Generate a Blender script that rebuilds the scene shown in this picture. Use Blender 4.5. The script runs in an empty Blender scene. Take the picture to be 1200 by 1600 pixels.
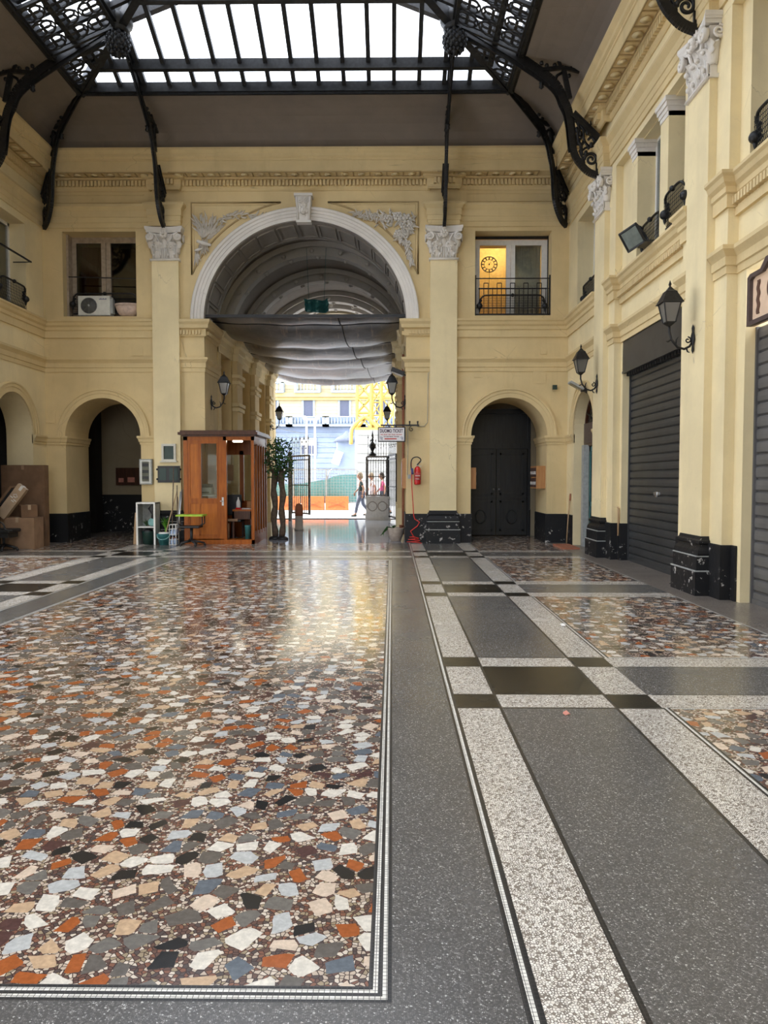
import bpy, math, random
from mathutils import Vector, Matrix
from mathutils.geometry import delaunay_2d_cdt
S = bpy.context.scene
COL = S.collection
PI = math.pi
sin, cos = math.sin, math.cos
random.seed(7)

# ------------------------------------------------------------------ camera
cam = bpy.data.cameras.new('camera'); camo = bpy.data.objects.new('camera', cam); COL.objects.link(camo)
cam.sensor_fit = 'VERTICAL'; cam.sensor_height = 36; cam.sensor_width = 27
cam.lens = 1160/1600*36
cam.clip_end = 400
YAW, PITCH = math.radians(-0.6414), math.radians(-2.5667)
camo.location = (0, 0, 1.5)
camo.rotation_euler = (PI/2+PITCH, 0, -YAW)
S.camera = camo

# ------------------------------------------------------------------ light
w = bpy.data.worlds.new('sky'); S.world = w; w.use_nodes = True
nt = w.node_tree; nt.nodes.clear()
_o = nt.nodes.new('ShaderNodeOutputWorld'); _b = nt.nodes.new('ShaderNodeBackground')
_tc = nt.nodes.new('ShaderNodeTexCoord'); _n = nt.nodes.new('ShaderNodeTexNoise'); _r = nt.nodes.new('ShaderNodeValToRGB')
_n.inputs['Scale'].default_value = 2.5; _n.inputs['Detail'].default_value = 4
_r.color_ramp.elements[0].position = .35; _r.color_ramp.elements[0].color = (.74, .84, 1, 1)
_r.color_ramp.elements[1].position = .65; _r.color_ramp.elements[1].color = (1, 1, 1, 1)
nt.links.new(_tc.outputs['Generated'], _n.inputs['Vector']); nt.links.new(_n.outputs['Fac'], _r.inputs['Fac'])
nt.links.new(_r.outputs['Color'], _b.inputs['Color']); nt.links.new(_b.outputs[0], _o.inputs[0])
_s = nt.nodes.new('ShaderNodeSeparateXYZ'); _m = nt.nodes.new('ShaderNodeMath'); _m.operation = 'MULTIPLY_ADD'
nt.links.new(_tc.outputs['Generated'], _s.inputs[0]); nt.links.new(_s.outputs[0], _m.inputs[0])
_m.inputs[1].default_value = -1.7; _m.inputs[2].default_value = 3.5      # brighter towards the sun's side, on the left
nt.links.new(_m.outputs[0], _b.inputs['Strength'])

def portal(name, loc, rot, sx, sy):
    l = bpy.data.lights.new(name, 'AREA'); l.shape = 'RECTANGLE'; l.size = sx; l.size_y = sy
    l.cycles.is_portal = True
    o = bpy.data.objects.new(name, l); COL.objects.link(o); o.location = loc; o.rotation_euler = rot
portal('skylight_portal', (-2.03, 5.5, 9.44), (0, 0, 0), 9.3, 21)
portal('street_portal', (-2.03, 27.3, 3.6), (-PI/2, 0, 0), 4.6, 7.4)
portal('entrance_portal', (-2.03, -4.7, 3.7), (PI/2, 0, 0), 4.8, 7.4)

S.view_settings.view_transform = 'Standard'; S.view_settings.look = 'None'
S.view_settings.gamma = 1; S.view_settings.use_curve_mapping = False
S.view_settings.exposure = 0.85
S.cycles.use_denoising = True
try: S.cycles.denoiser = 'OPENIMAGEDENOISE'
except Exception: pass
S.cycles.max_bounces = 9; S.cycles.diffuse_bounces = 5; S.cycles.glossy_bounces = 4
S.cycles.transparent_max_bounces = 12
S.cycles.caustics_reflective = False; S.cycles.caustics_refractive = False
S.cycles.sample_clamp_indirect = 8

# ------------------------------------------------------------------ helpers
ROOT = {}
def rootloc(p):
    while p is not None and p.name not in ROOT: p = p.parent
    return Vector(ROOT[p.name]) if p is not None else Vector((0, 0, 0))

def tag(o, label=None, cat=None, group=None, kind=None):
    if label: o['label'] = label
    if cat: o['category'] = cat
    if group: o['group'] = group
    if kind: o['kind'] = kind
    return o

def thing(name, loc, label, cat, group=None, rz=0, kind=None):
    o = bpy.data.objects.new(name, None); COL.objects.link(o)
    o.location = loc; o.rotation_euler.z = rz; o.empty_display_size = .1
    return tag(o, label, cat, group, kind)

def wthing(name, loc, label, cat, group=None):
    """thing whose parts are given in world coordinates"""
    o = thing(name, loc, label, cat, group); ROOT[o.name] = tuple(loc); return o

def copy_tree(o, loc=None, rz=None, label=None, parent=None):
    c = o.copy(); COL.objects.link(c)
    if parent is not None: c.parent = parent
    if loc is not None: c.location = loc
    if rz is not None: c.rotation_euler.z = rz
    if label: c['label'] = label
    for ch in list(o.children): copy_tree(ch, parent=c)
    return c

class MB:
    def __init__(s, T=None): s.v = []; s.f = []; s.m = []; s.sm = []; s.T = T
    def add(s, vs, fs, mi=0, smooth=False):
        b = len(s.v)
        s.v += [(s.T @ Vector(v)) if s.T else Vector(v) for v in vs]
        for f in fs: s.f.append([b+i for i in f]); s.m.append(mi); s.sm.append(smooth)
        return s
    def box(s, x0, x1, y0, y1, z0, z1, mi=0):
        if x0 > x1: x0, x1 = x1, x0
        if y0 > y1: y0, y1 = y1, y0
        if z0 > z1: z0, z1 = z1, z0
        v = [(x, y, z) for z in (z0, z1) for y in (y0, y1) for x in (x0, x1)]
        return s.add(v, [(0,2,3,1),(4,5,7,6),(0,1,5,4),(2,6,7,3),(0,4,6,2),(1,3,7,5)], mi)
    def obox(s, c, h, R=None, mi=0):
        R = R or Matrix.Identity(3); c = Vector(c)
        v = [c + R @ Vector((sx*h[0], sy*h[1], sz*h[2])) for sz in (-1,1) for sy in (-1,1) for sx in (-1,1)]
        return s.add(v, [(0,2,3,1),(4,5,7,6),(0,1,5,4),(2,6,7,3),(0,4,6,2),(1,3,7,5)], mi)
    def bar(s, a, b, wx, wy, mi=0, up=(0,0,1)):
        a, b = Vector(a), Vector(b); d = b-a; L = d.length
        if L < 1e-6: return s
        z = d/L; u = Vector(up)
        if abs(z.dot(u)) > .98: u = Vector((1,0,0))
        x = u.cross(z).normalized(); y = z.cross(x)
        R = Matrix((x, y, z)).transposed()
        return s.obox((a+b)/2, (wx/2, wy/2, L/2), R, mi)
    def tube(s, pts, r, n=8, mi=0, closed=False, flat=1.0, fn=None):
        P = [Vector(p) for p in pts]; k = len(P)
        rs = r if isinstance(r, (list, tuple)) else [r]*k
        vs = []; prev = None
        for i, p in enumerate(P):
            a = P[(i-1) % k] if (closed or i > 0) else P[i]; b = P[(i+1) % k] if (closed or i < k-1) else P[i]
            t = (b-a); t = t.normalized() if t.length > 1e-9 else Vector((0,0,1))
            if fn is not None: x = Vector(fn)
            elif prev is None: x = Vector((0,0,1)) if abs(t.z) < .9 else Vector((1,0,0))
            else: x = prev
            x = x - t*x.dot(t); x = x.normalized() if x.length > 1e-6 else t.orthogonal().normalized()
            prev = x; y = t.cross(x)
            for j in range(n):
                an = 2*PI*j/n
                vs.append(p + (x*cos(an)*flat + y*sin(an))*rs[i])
        fs = []
        for i in range(k if closed else k-1):
            for j in range(n):
                fs.append((i*n+j, i*n+(j+1) % n, ((i+1) % k)*n+(j+1) % n, ((i+1) % k)*n+j))
        if not closed: fs += [tuple(range(n-1, -1, -1)), tuple((k-1)*n+j for j in range(n))]
        return s.add(vs, fs, mi, n > 5)
    def lathe(s, prof, c=(0,0,0), n=20, mi=0, R=None, sx=1, sy=1, smooth=True):
        c = Vector(c); vs = []
        for r, z in prof:
            for j in range(n):
                v = Vector((r*cos(2*PI*j/n)*sx, r*sin(2*PI*j/n)*sy, z)); vs.append(c + (R @ v if R else v))
        fs = [(i*n+j, i*n+(j+1) % n, (i+1)*n+(j+1) % n, (i+1)*n+j) for i in range(len(prof)-1) for j in range(n)]
        fs += [tuple(range(n-1, -1, -1)), tuple((len(prof)-1)*n+j for j in range(n))]
        return s.add(vs, fs, mi, smooth)
    def ball(s, c, r, mi=0, n=10, sz=1, sx=1, sy=1):
        m = max(4, n//2+1)
        return s.lathe([(max(r*sin(PI*i/m), 1e-4), -r*cos(PI*i/m)*sz) for i in range(m+1)], c, n, mi, sx=sx, sy=sy)
    def plate(s, loops, to3, dv, mi=0, mside=None):
        """polygon with holes (2-D loops) mapped by to3, thickened by vector dv"""
        pts = [Vector((a, b)) for l in loops for a, b in l]; ed = []; k0 = 0
        for l in loops: ed += [(k0+i, k0+(i+1) % len(l)) for i in range(len(l))]; k0 += len(l)
        ov, _, of, *_r = delaunay_2d_cdt(pts, ed, [], 1, 1e-6)
        def inside(x, y, l):
            c = False
            for i in range(len(l)):
                (ax, ay), (bx, by) = l[i-1], l[i]
                if (ay > y) != (by > y) and x < (bx-ax)*(y-ay)/(by-ay)+ax: c = not c
            return c
        tri = []
        for t in of:
            x = sum(ov[i].x for i in t)/3; y = sum(ov[i].y for i in t)/3
            if inside(x, y, loops[0]) and not any(inside(x, y, l) for l in loops[1:]): tri.append(tuple(t))
        dv = Vector(dv); F = [Vector(to3(p.x, p.y)) for p in ov]; n = len(F)
        s.add(F + [p+dv for p in F], tri + [tuple(n+i for i in reversed(t)) for t in tri], mi)
        F = [Vector(to3(p.x, p.y)) for p in pts]; n = len(F)
        b = 0; fs = []
        for l in loops:
            k = len(l)
            fs += [(b+i, b+(i+1) % k, n+b+(i+1) % k, n+b+i) for i in range(k)]; b += k
        s.add(F + [p+dv for p in F], fs, mi if mside is None else mside)
        return s
    def sweep(s, prof, path, mi=0, close_prof=True, closed=False):
        """profile (out, z) swept along plan path; out = left of travel; mitred"""
        P = [Vector((p[0], p[1])) for p in path]; k = len(P); N = []
        for i in range(k):
            d0 = (P[i]-P[i-1]) if (i > 0 or closed) else (P[1]-P[0])
            d1 = (P[(i+1) % k]-P[i]) if (i < k-1 or closed) else d0
            n0 = Vector((-d0.y, d0.x)).normalized(); n1 = Vector((-d1.y, d1.x)).normalized()
            m = (n0+n1); m = m.normalized() if m.length > 1e-6 else n0
            N.append(m/max(.2, m.dot(n0)))
        q = len(prof); vs = [(P[i].x+N[i].x*o, P[i].y+N[i].y*o, z) for i in range(k) for o, z in prof]
        fs = [(i*q+j, i*q+(j+1) % q, ((i+1) % k)*q+(j+1) % q, ((i+1) % k)*q+j) for i in range(k if closed else k-1) for j in range(q if close_prof else q-1)]
        if not closed and close_prof: fs += [tuple(range(q-1, -1, -1)), tuple((k-1)*q+j for j in range(q))]
        return s.add(vs, fs, mi)
    def arc(s, c, prof, to3, a0=0, a1=PI, n=32, mi=0):
        """profile (r, out) around centre c=(u,v) in the plane given by to3(u, v, out)"""
        q = len(prof); vs = []
        for i in range(n+1):
            a = a0+(a1-a0)*i/n
            vs += [to3(c[0]+r*cos(a), c[1]+r*sin(a), o) for r, o in prof]
        fs = [(i*q+j, i*q+(j+1) % q, (i+1)*q+(j+1) % q, (i+1)*q+j) for i in range(n) for j in range(q)]
        fs += [tuple(range(q-1, -1, -1)), tuple(n*q+j for j in range(q))]
        return s.add(vs, fs, mi)
    def build(s, name, mats, parent=None, world=None, bevel=0):
        me = bpy.data.meshes.new(name)
        sh = rootloc(parent) if parent is not None else Vector((0,0,0))
        me.from_pydata([tuple(survey(v)-sh) for v in s.v], [], s.f)
        if not isinstance(mats, (list, tuple)): mats = [mats]
        for m in mats: me.materials.append(m)
        for p, mi, sm in zip(me.polygons, s.m, s.sm): p.material_index = mi; p.use_smooth = sm
        import bmesh
        bm = bmesh.new(); bm.from_mesh(me); bmesh.ops.recalc_face_normals(bm, faces=bm.faces)
        bm.to_mesh(me); bm.free(); me.update()
        o = bpy.data.objects.new(name, me); COL.objects.link(o)
        if parent is not None: o.parent = parent
        if bevel:
            b = o.modifiers.new('bevel', 'BEVEL'); b.width = bevel; b.segments = 2; b.limit_method = 'ANGLE'
        return o
def survey(v):      # heights above the first string course, as measured on the end wall
    if v.z > 4.2 and v.y < 28: v = v.copy(); v.z -= .038*(v.z-4.2)
    return v
def struct(o): o['kind'] = 'structure'; return o

# pixel of the 1200x1600 photograph -> point on a plane of the place
_F = Vector((sin(YAW)*cos(PITCH), cos(YAW)*cos(PITCH), sin(PITCH))); _R = Vector((cos(YAW), -sin(YAW), 0)); _U = _R.cross(_F)
def _ray(x, y): return _F + _R*(x-600)/1160 + _U*(800-y)/1160
def onY(Y, x, y): r = _ray(x, y); return Vector((0,0,1.5)) + r*(Y/r.y)
def onX(X, x, y): r = _ray(x, y); return Vector((0,0,1.5)) + r*(X/r.x)
def onZ(Z, x, y): r = _ray(x, y); return Vector((0,0,1.5)) + r*((Z-1.5)/r.z)
# ------------------------------------------------------------------ materials
class G:
    def __init__(s, name):
        s.mat = bpy.data.materials.new(name); s.mat.use_nodes = True; s.nt = s.mat.node_tree; s.nt.nodes.clear()
        s.out = s.nt.nodes.new('ShaderNodeOutputMaterial')
    def n(s, t, ins=None, **props):
        d = s.nt.nodes.new('ShaderNode'+t)
        for k, v in props.items(): setattr(d, k, v)
        for k, v in (ins or {}).items(): s.set(d.inputs[k], v)
        return d
    def set(s, sock, v):
        if isinstance(v, bpy.types.NodeSocket): s.nt.links.new(v, sock)
        elif isinstance(v, bpy.types.Node): s.nt.links.new(v.outputs[0], sock)
        else:
            if isinstance(v, tuple) and len(v) == 3 and sock.type == 'RGBA': v = (*v, 1)
            sock.default_value = v
    def math(s, op, a, b=0, c=0, clamp=False):
        d = s.n('Math', operation=op, use_clamp=clamp)
        for i, v in enumerate((a, b, c)):
            if op in ('SINE','COSINE','ABSOLUTE','FLOOR','FRACT') and i > 0: break
            if i < len(d.inputs): s.set(d.inputs[i], v)
        return d.outputs[0]
    def vm(s, op, a, b=None):
        d = s.n('VectorMath', operation=op); s.set(d.inputs[0], a)
        if b is not None: s.set(d.inputs[3 if op == 'SCALE' else 1], b)
        return d.outputs[0]
    def mix(s, f, a, b, mode='MIX'):
        d = s.n('Mix', data_type='RGBA', blend_type=mode)
        s.set(d.inputs[0], f); s.set(d.inputs[6], a); s.set(d.inputs[7], b); return d.outputs[2]
    def ramp(s, f, stops, interp='LINEAR'):
        d = s.n('ValToRGB'); cr = d.color_ramp; cr.interpolation = interp
        while len(cr.elements) < len(stops): cr.elements.new(.5)
        for e, (p, c) in zip(cr.elements, stops): e.position = p; e.color = (*c, 1) if len(c) == 3 else c
        s.set(d.inputs[0], f); return d.outputs[0]
    def step(s, f, a, b):
        d = s.n('MapRange', {'Value': f, 'From Min': a, 'From Max': b}, interpolation_type='SMOOTHSTEP'); return d.outputs[0]
    def noise(s, vec, scale, detail=3, rough=.5):
        d = s.n('TexNoise', {'Scale': scale, 'Detail': detail, 'Roughness': rough}); s.set(d.inputs['Vector'], vec); return d.outputs[0]
    def pos(s): return s.n('NewGeometry').outputs['Position']
    def obj(s): return s.n('TexCoord').outputs['Object']
    def bump(s, h, st=.3, dist=.01): return s.n('Bump', {'Strength': st, 'Distance': dist, 'Height': h}).outputs[0]
    def done(s, **k):
        p = s.n('BsdfPrincipled'); 
        for kk, v in k.items():
            kk = {'col':'Base Color','rough':'Roughness','metal':'Metallic','normal':'Normal','spec':'Specular IOR Level','coat':'Coat Weight','coatr':'Coat Roughness','trans':'Transmission Weight','alpha':'Alpha','emit':'Emission Color','es':'Emission Strength','sheen':'Sheen Weight'}[kk]
            s.set(p.inputs[kk], v)
        s.set(s.out.inputs[0], p); s.mat['p'] = 1; return s.mat

def plain(name, col, rough=.5, metal=0, var=.12, scale=14, bump=.15, **k):
    g = G(name); p = g.obj(); n = g.noise(p, scale, 4)
    c = g.mix(g.step(n, .3, .7), tuple(x*(1-var) for x in col), tuple(min(1, x*(1+var)) for x in col))
    return g.done(col=c, rough=rough, metal=metal, normal=g.bump(g.noise(p, scale*4, 3), bump, .004), **k)

def plaster(name, col, dirt=.5, dcol=(.16,.12,.08), var=.1):
    g = G(name); p = g.pos()
    n1 = g.noise(p, .9, 5, .6); n2 = g.noise(g.vm('MULTIPLY', p, (2.2, 2.2, .35)), 1.3, 5, .65); n3 = g.noise(p, 7, 5, .7)
    c = g.mix(g.step(n1, .3, .72), tuple(x*(1-var) for x in col), tuple(min(1, x*(1+var*.6)) for x in col))
    c = g.mix(g.math('MULTIPLY', g.step(n2, .5, .78), dirt*.55), c, tuple(x*.6 for x in col))
    c = g.mix(g.math('MULTIPLY', g.step(n3, .6, .8), dirt*.35), c, dcol)
    cr = g.n('TexVoronoi', {'Scale': .55}, feature='DISTANCE_TO_EDGE'); g.set(cr.inputs['Vector'], g.vm('ADD', p, g.vm('SCALE', g.n('TexNoise', {'Scale': 2.5, 'Detail': 5}).outputs['Color'], .7)))
    crack = g.math('SUBTRACT', 1, g.step(cr.outputs['Distance'], .0, .004))
    c = g.mix(g.math('MULTIPLY', crack, g.math('MULTIPLY', g.step(n1, .5, .6), .35)), c, dcol)
    h = g.math('ADD', g.noise(p, 3, 4, .6), g.math('MULTIPLY', g.noise(p, 40, 3), .15))
    return g.done(col=c, rough=.85, spec=.25, normal=g.bump(h, .35, .02))

M = {}
M['yellow'] = plaster('yellow_plaster', (.68, .535, .29))
M['yellow_pale'] = plaster('pale_yellow_plaster', (.79, .665, .40), .35)
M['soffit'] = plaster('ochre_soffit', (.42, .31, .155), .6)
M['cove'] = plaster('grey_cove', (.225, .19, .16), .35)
M['white_stone'] = plaster('white_stucco', (.72, .68, .62), .5, (.2,.18,.16))
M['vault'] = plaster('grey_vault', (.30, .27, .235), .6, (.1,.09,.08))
M['vault_rib'] = plaster('pale_vault_rib', (.58, .55, .5), .5, (.2,.18,.16))
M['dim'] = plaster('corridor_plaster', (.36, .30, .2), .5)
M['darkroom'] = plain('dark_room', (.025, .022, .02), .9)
M['iron'] = plain('black_iron', (.012, .012, .013), .45, .3, .4)
M['frame_iron'] = plain('roof_iron', (.018, .019, .021), .5, .2, .4)
M['gate'] = plain('worn_gate_iron', (.20, .185, .175), .5, .3, .5)
M['shutter'] = plain('grey_shutter_paint', (.052, .053, .054), .4, .3, .15, 3)
M['shutter_light'] = plain('light_shutter_paint', (.13, .127, .127), .42, .3, .15, 3)
M['wood'] = None
def woodm(name, a, b, rough=.3, scale=1):
    g = G(name); p = g.vm('MULTIPLY', g.obj(), (9*scale, 9*scale, .9*scale)); n = g.noise(p, 2.2, 6, .65)
    c = g.mix(g.step(n, .3, .7), a, b)
    return g.done(col=c, rough=rough, spec=.35, coat=.12, coatr=.12, normal=g.bump(n, .1, .004))
M['wood'] = woodm('orange_brown_wood', (.24, .055, .004), (.38, .105, .010), .3)
M['wood_panel'] = woodm('lighter_wood_panel', (.32, .085, .008), (.48, .145, .016), .3)
M['wood_dark'] = woodm('dark_wood', (.05, .018, .01), (.09, .035, .018), .35)
M['door_grey'] = woodm('dark_grey_door', (.018, .018, .017), (.032, .031, .029), .4)
M['wood_pale'] = woodm('pale_stick_wood', (.42, .27, .14), (.58, .40, .23), .6)
M['box_wood'] = woodm('letterbox_wood', (.38, .17, .06), (.48, .24, .09), .5)
M['card'] = plain('brown_cardboard', (.30, .185, .11), .85, 0, .12, 5)
M['card_dark'] = plain('dark_cardboard', (.17, .095, .05), .85, 0, .15, 5)
M['card_light'] = plain('light_cardboard', (.44, .32, .21), .85, 0, .1, 5)
M['white'] = plain('white_paint', (.75, .74, .70), .45, 0, .06)
M['white_frame'] = plain('white_window_frame', (.72, .71, .68), .4, 0, .05)
M['wood_frame'] = plain('old_window_frame', (.34, .27, .2), .6, 0, .15)
M['grey_plastic'] = plain('grey_plastic', (.35, .36, .34), .5)
M['black_plastic'] = plain('black_plastic', (.015, .015, .016), .5)
M['red'] = plain('red_paint', (.55, .012, .012), .25, 0, .1, coat=.4)
M['hose'] = plain('red_hose', (.62, .03, .02), .45)
M['teal'] = plain('teal_plastic', (.03, .14, .14), .4)
M['teal_light'] = plain('pale_teal_plastic', (.22, .42, .40), .5)
M['green_dark'] = plain('dark_green_plastic', (.01, .035, .028), .4)
M['lime'] = plain('lime_fabric', (.36, .55, .05), .7)
M['metal'] = plain('brushed_metal', (.55, .55, .55), .3, .9)
M['ac'] = plain('ac_casing', (.62, .62, .57), .5, 0, .05)
M['planter_pink'] = plain('pale_clay_tub', (.55, .43, .36), .7)
M['planter'] = plain('grey_clay_bowl', (.40, .33, .27), .75)
M['soil'] = plain('soil', (.05, .03, .02), .95)
M['leaf'] = plain('green_leaf', (.035, .10, .025), .45, 0, .4, 8)
M['leaf_bright'] = plain('bright_green_leaf', (.14, .38, .04), .45, 0, .3, 8)
M['bark'] = plain('grey_bark', (.12, .085, .06), .9, 0, .3)
M['terracotta'] = plain('terracotta', (.35, .13, .07), .8)
M['red_cloth'] = plain('dark_red_cloth', (.16, .015, .02), .9)
M['curtain'] = plain('white_curtain', (.62, .60, .52), .9, 0, .06)
M['ochre_room'] = plain('ochre_room_wall', (.50, .34, .12), .9)
M['paper'] = plain('paper', (.72, .70, .66), .8, 0, .05)
M['pink_paper'] = plain('pink_paper', (.62, .26, .2), .8)
M['stone'] = plaster('pale_stone', (.5, .46, .42), .8, (.12,.1,.09))
M['sign_face'] = plain('sign_face', (.82, .80, .80), .5, 0, .03)
M['ink'] = plain('dark_purple_ink', (.05, .015, .05), .6)
M['ink_red'] = plain('red_ink', (.5, .06, .05), .6)
M['ink_blue'] = plain('blue_ink', (.05, .06, .2), .6)
M['brown_frame'] = plain('brown_sign_frame', (.075, .05, .045), .5)
M['beige_sign'] = plain('beige_sign_board', (.72, .52, .36), .6, 0, .04)
M['brown_ink'] = plain('brown_ink', (.10, .045, .025), .6)
M['fence_teal'] = plain('teal_netting', (.20, .46, .46), .8)
M['orange'] = plain('orange_barrier', (.70, .20, .06), .6)
M['crane'] = plain('yellow_crane_paint', (.60, .42, .10), .5)
M['cabin'] = plain('white_cabin', (.42, .42, .42), .6)
M['asphalt'] = plain('pale_paving', (.48, .46, .45), .8, 0, .1, 2)
M['skin'] = plain('skin', (.45, .25, .17), .6)
M['hair_grey'] = plain('light_hair', (.35, .28, .2), .8)
M['hair_dark'] = plain('dark_hair', (.03, .02, .015), .8)
M['cloth_grey'] = plain('slate_trousers', (.14, .16, .22), .9)
M['cloth_dark'] = plain('dark_green_top', (.05, .08, .08), .9)
M['cloth_white'] = plain('white_floral_cloth', (.8, .72, .74), .9)
M['cloth_pink'] = plain('pink_cloth', (.7, .13, .3), .9)
M['facade'] = plaster('cream_facade', (.52, .45, .30), .2)
M['facade_yellow'] = plaster('yellow_cornice', (.52, .41, .19), .2)
M['facade_blue'] = plaster('haze_and_kiosk_blue', (.24, .29, .39), .3)  # shade and haze painted into the far ground floor; real colour on the kiosk
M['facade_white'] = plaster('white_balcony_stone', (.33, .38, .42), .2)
M['win_dark'] = plain('dark_panes', (.06, .07, .12), .2)
M['flood'] = plain('flood_glass', (.12, .14, .12), .15)
M['bottle'] = plain('blue_bottle', (.35, .45, .65), .2)

def glassm(name, tint=(.9,.92,.92), gl=.08, rough=.05):
    g = G(name); t = g.n('BsdfTransparent', {'Color': tint}); s = g.n('BsdfGlossy', {'Roughness': rough, 'Color': (1,1,1)})
    lw = g.n('LayerWeight', {'Blend': .25}); f = g.math('ADD', g.math('MULTIPLY', lw.outputs['Fresnel'], .8), gl, clamp=True)
    m = g.n('MixShader', {0: f, 1: t, 2: s}); g.set(g.out.inputs[0], m); return g.mat
M['glass'] = glassm('window_glass', (.82,.85,.84), .06)
M['glass_dark'] = glassm('dim_window_glass', (.5,.52,.5), .06)
M['lamp_glass'] = glassm('frosted_lamp_glass', (.5,.5,.46), .16, .45)
def skyglass():
    g = G('roof_glass'); p = g.pos()
    n = g.noise(p, 1.6, 4, .6); c = g.mix(n, (.78,.81,.86), (.90,.89,.88))
    sp = g.step(g.noise(p, 9, 3), .66, .72); c = g.mix(g.math('MULTIPLY', sp, .35), c, (.5,.46,.4))
    t = g.n('BsdfTransparent', {'Color': c}); s = g.n('BsdfGlossy', {'Roughness': .1})
    m = g.n('MixShader', {0: .05, 1: t, 2: s}); g.set(g.out.inputs[0], m); return g.mat
M['roof_glass'] = skyglass()

def lampm(name, col, st):
    g = G(name); e = g.n('Emission', {'Color': col, 'Strength': st}); g.set(g.out.inputs[0], e); return g.mat
M['tube_light'] = lampm('tube_light', (1, .93, .75), 9)

def dadom():
    g = G('chipped_black_paint'); p = g.pos(); n = g.noise(p, 9, 6, .75); l = g.noise(p, 1.4, 3)
    sep = g.n('SeparateXYZ', {0: p}); low = g.step(sep.outputs[2], .55, .0)
    m = g.math('MULTIPLY', g.step(n, .60, .625), g.step(g.math('ADD', l, g.math('MULTIPLY', low, .19)), .52, .60))
    c = g.mix(m, (.010, .010, .011), (.45, .43, .40))
    return g.done(col=c, rough=.5, spec=.3, normal=g.bump(g.noise(p, 12, 4), .5, .01))
M['dado'] = dadom()

def tarpm():
    g = G('grey_tarpaulin'); p = g.pos()
    st = g.noise(g.vm('MULTIPLY', p, (9, .8, 1)), 1.2, 5, .7); n = g.noise(p, 1.3, 4)
    c = g.mix(g.step(n, .35, .7), (.07, .064, .06), (.16, .145, .135))
    c = g.mix(g.math('MULTIPLY', g.step(st, .56, .66), .55), c, (.30, .22, .15))
    return g.done(col=c, rough=.30, spec=.7, normal=g.bump(g.noise(p, 6, 4), .25, .03))
M['tarp'] = tarpm()

# --- floor
def gloss(g, lo=.13, hi=.28):
    p = g.pos(); n = g.noise(p, 1.1, 4, .6)
    d = g.n('MapRange', {'Value': n, 'From Min': .3, 'From Max': .7, 'To Min': lo, 'To Max': hi}); return d.outputs[0]
def fbump(g): return g.bump(g.noise(g.pos(), 5, 2), .035, .01)
def terrazzo(name, base, chips, scale, gap, rlo=.18, rhi=.3):
    g = G(name); p = g.pos(); s = g.vm('SCALE', p, float(scale))
    v = g.n('TexVoronoi', {'Scale': 1.0}, voronoi_dimensions='2D'); g.set(v.inputs['Vector'], s)
    e = g.n('TexVoronoi', {'Scale': 1.0}, voronoi_dimensions='2D', feature='DISTANCE_TO_EDGE'); g.set(e.inputs['Vector'], s)
    r = g.n('SeparateColor', {0: v.outputs['Color']})
    c = g.ramp(r.outputs[0], chips, 'CONSTANT')
    m = g.step(g.math('SUBTRACT', e.outputs['Distance'], g.math('MULTIPLY', r.outputs[1], gap)), 0, .08)
    c = g.mix(m, base, c)
    n = g.noise(p, .8, 5, .6); c = g.mix(g.step(n, .35, .7), c, g.mix(.16, c, (.02,.018,.016)))
    return g.done(col=c, rough=gloss(g, rlo, rhi), normal=fbump(g), spec=.45)
K = (.018,.017,.016)
M['t_grey'] = terrazzo('grey_terrazzo', (.095,.09,.085), [(0,(.085,.081,.077)),(.35,(.13,.124,.117)),(.62,(.18,.172,.16)),(.84,(.29,.28,.265)),(.95,(.50,.49,.46))], 165, .25)
M['t_pass'] = terrazzo('sky_sheen_terrazzo', (.30,.31,.35), [(0,(.34,.35,.40)),(.4,(.42,.43,.47)),(.75,(.27,.28,.32)),(.92,(.5,.5,.52))], 60, .2, .06, .12)  # reflected street sky is put into these pale blue chip colours
M['t_black'] = terrazzo('black_terrazzo', (.012,.011,.009), [(0,(.014,.013,.011)),(.5,(.022,.02,.017)),(.93,(.05,.048,.045))], 120, .2)
M['t_light'] = terrazzo('pale_terrazzo', (.20,.17,.145), [(0,(.78,.73,.65)),(.35,(.88,.84,.76)),(.7,(.62,.57,.49)),(.86,(.26,.215,.18))], 105, .2)
M['t_edge'] = terrazzo('brown_grey_terrazzo', (.13,.11,.095), [(0,(.20,.17,.145)),(.4,(.30,.26,.22)),(.75,(.14,.12,.1))], 90, .2, .25, .4)
def tess(name, col, col2):
    g = G(name); p = g.vm('SCALE', g.pos(), 1/.0165)
    s = g.n('SeparateXYZ', {0: p})
    m = None
    for k in (0, 1):
        f = g.math('ABSOLUTE', g.math('SUBTRACT', g.math('FRACT', s.outputs[k]), .5)); e = g.step(f, .46, .42)
        m = e if m is None else g.math('MULTIPLY', m, e)
    wn = g.n('TexWhiteNoise', noise_dimensions='3D'); g.set(wn.inputs[0], g.vm('FLOOR', p))
    c = g.mix(wn.outputs[0], col, col2)
    s2 = g.mix(m, (.06,.055,.05), c)
    return g.done(col=s2, rough=.28, normal=fbump(g))
M['s_white'] = tess('white_tesserae', (.62,.60,.55), (.84,.82,.76))
M['s_black'] = tess('black_tesserae', (.010,.010,.010), (.022,.021,.02))
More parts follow.
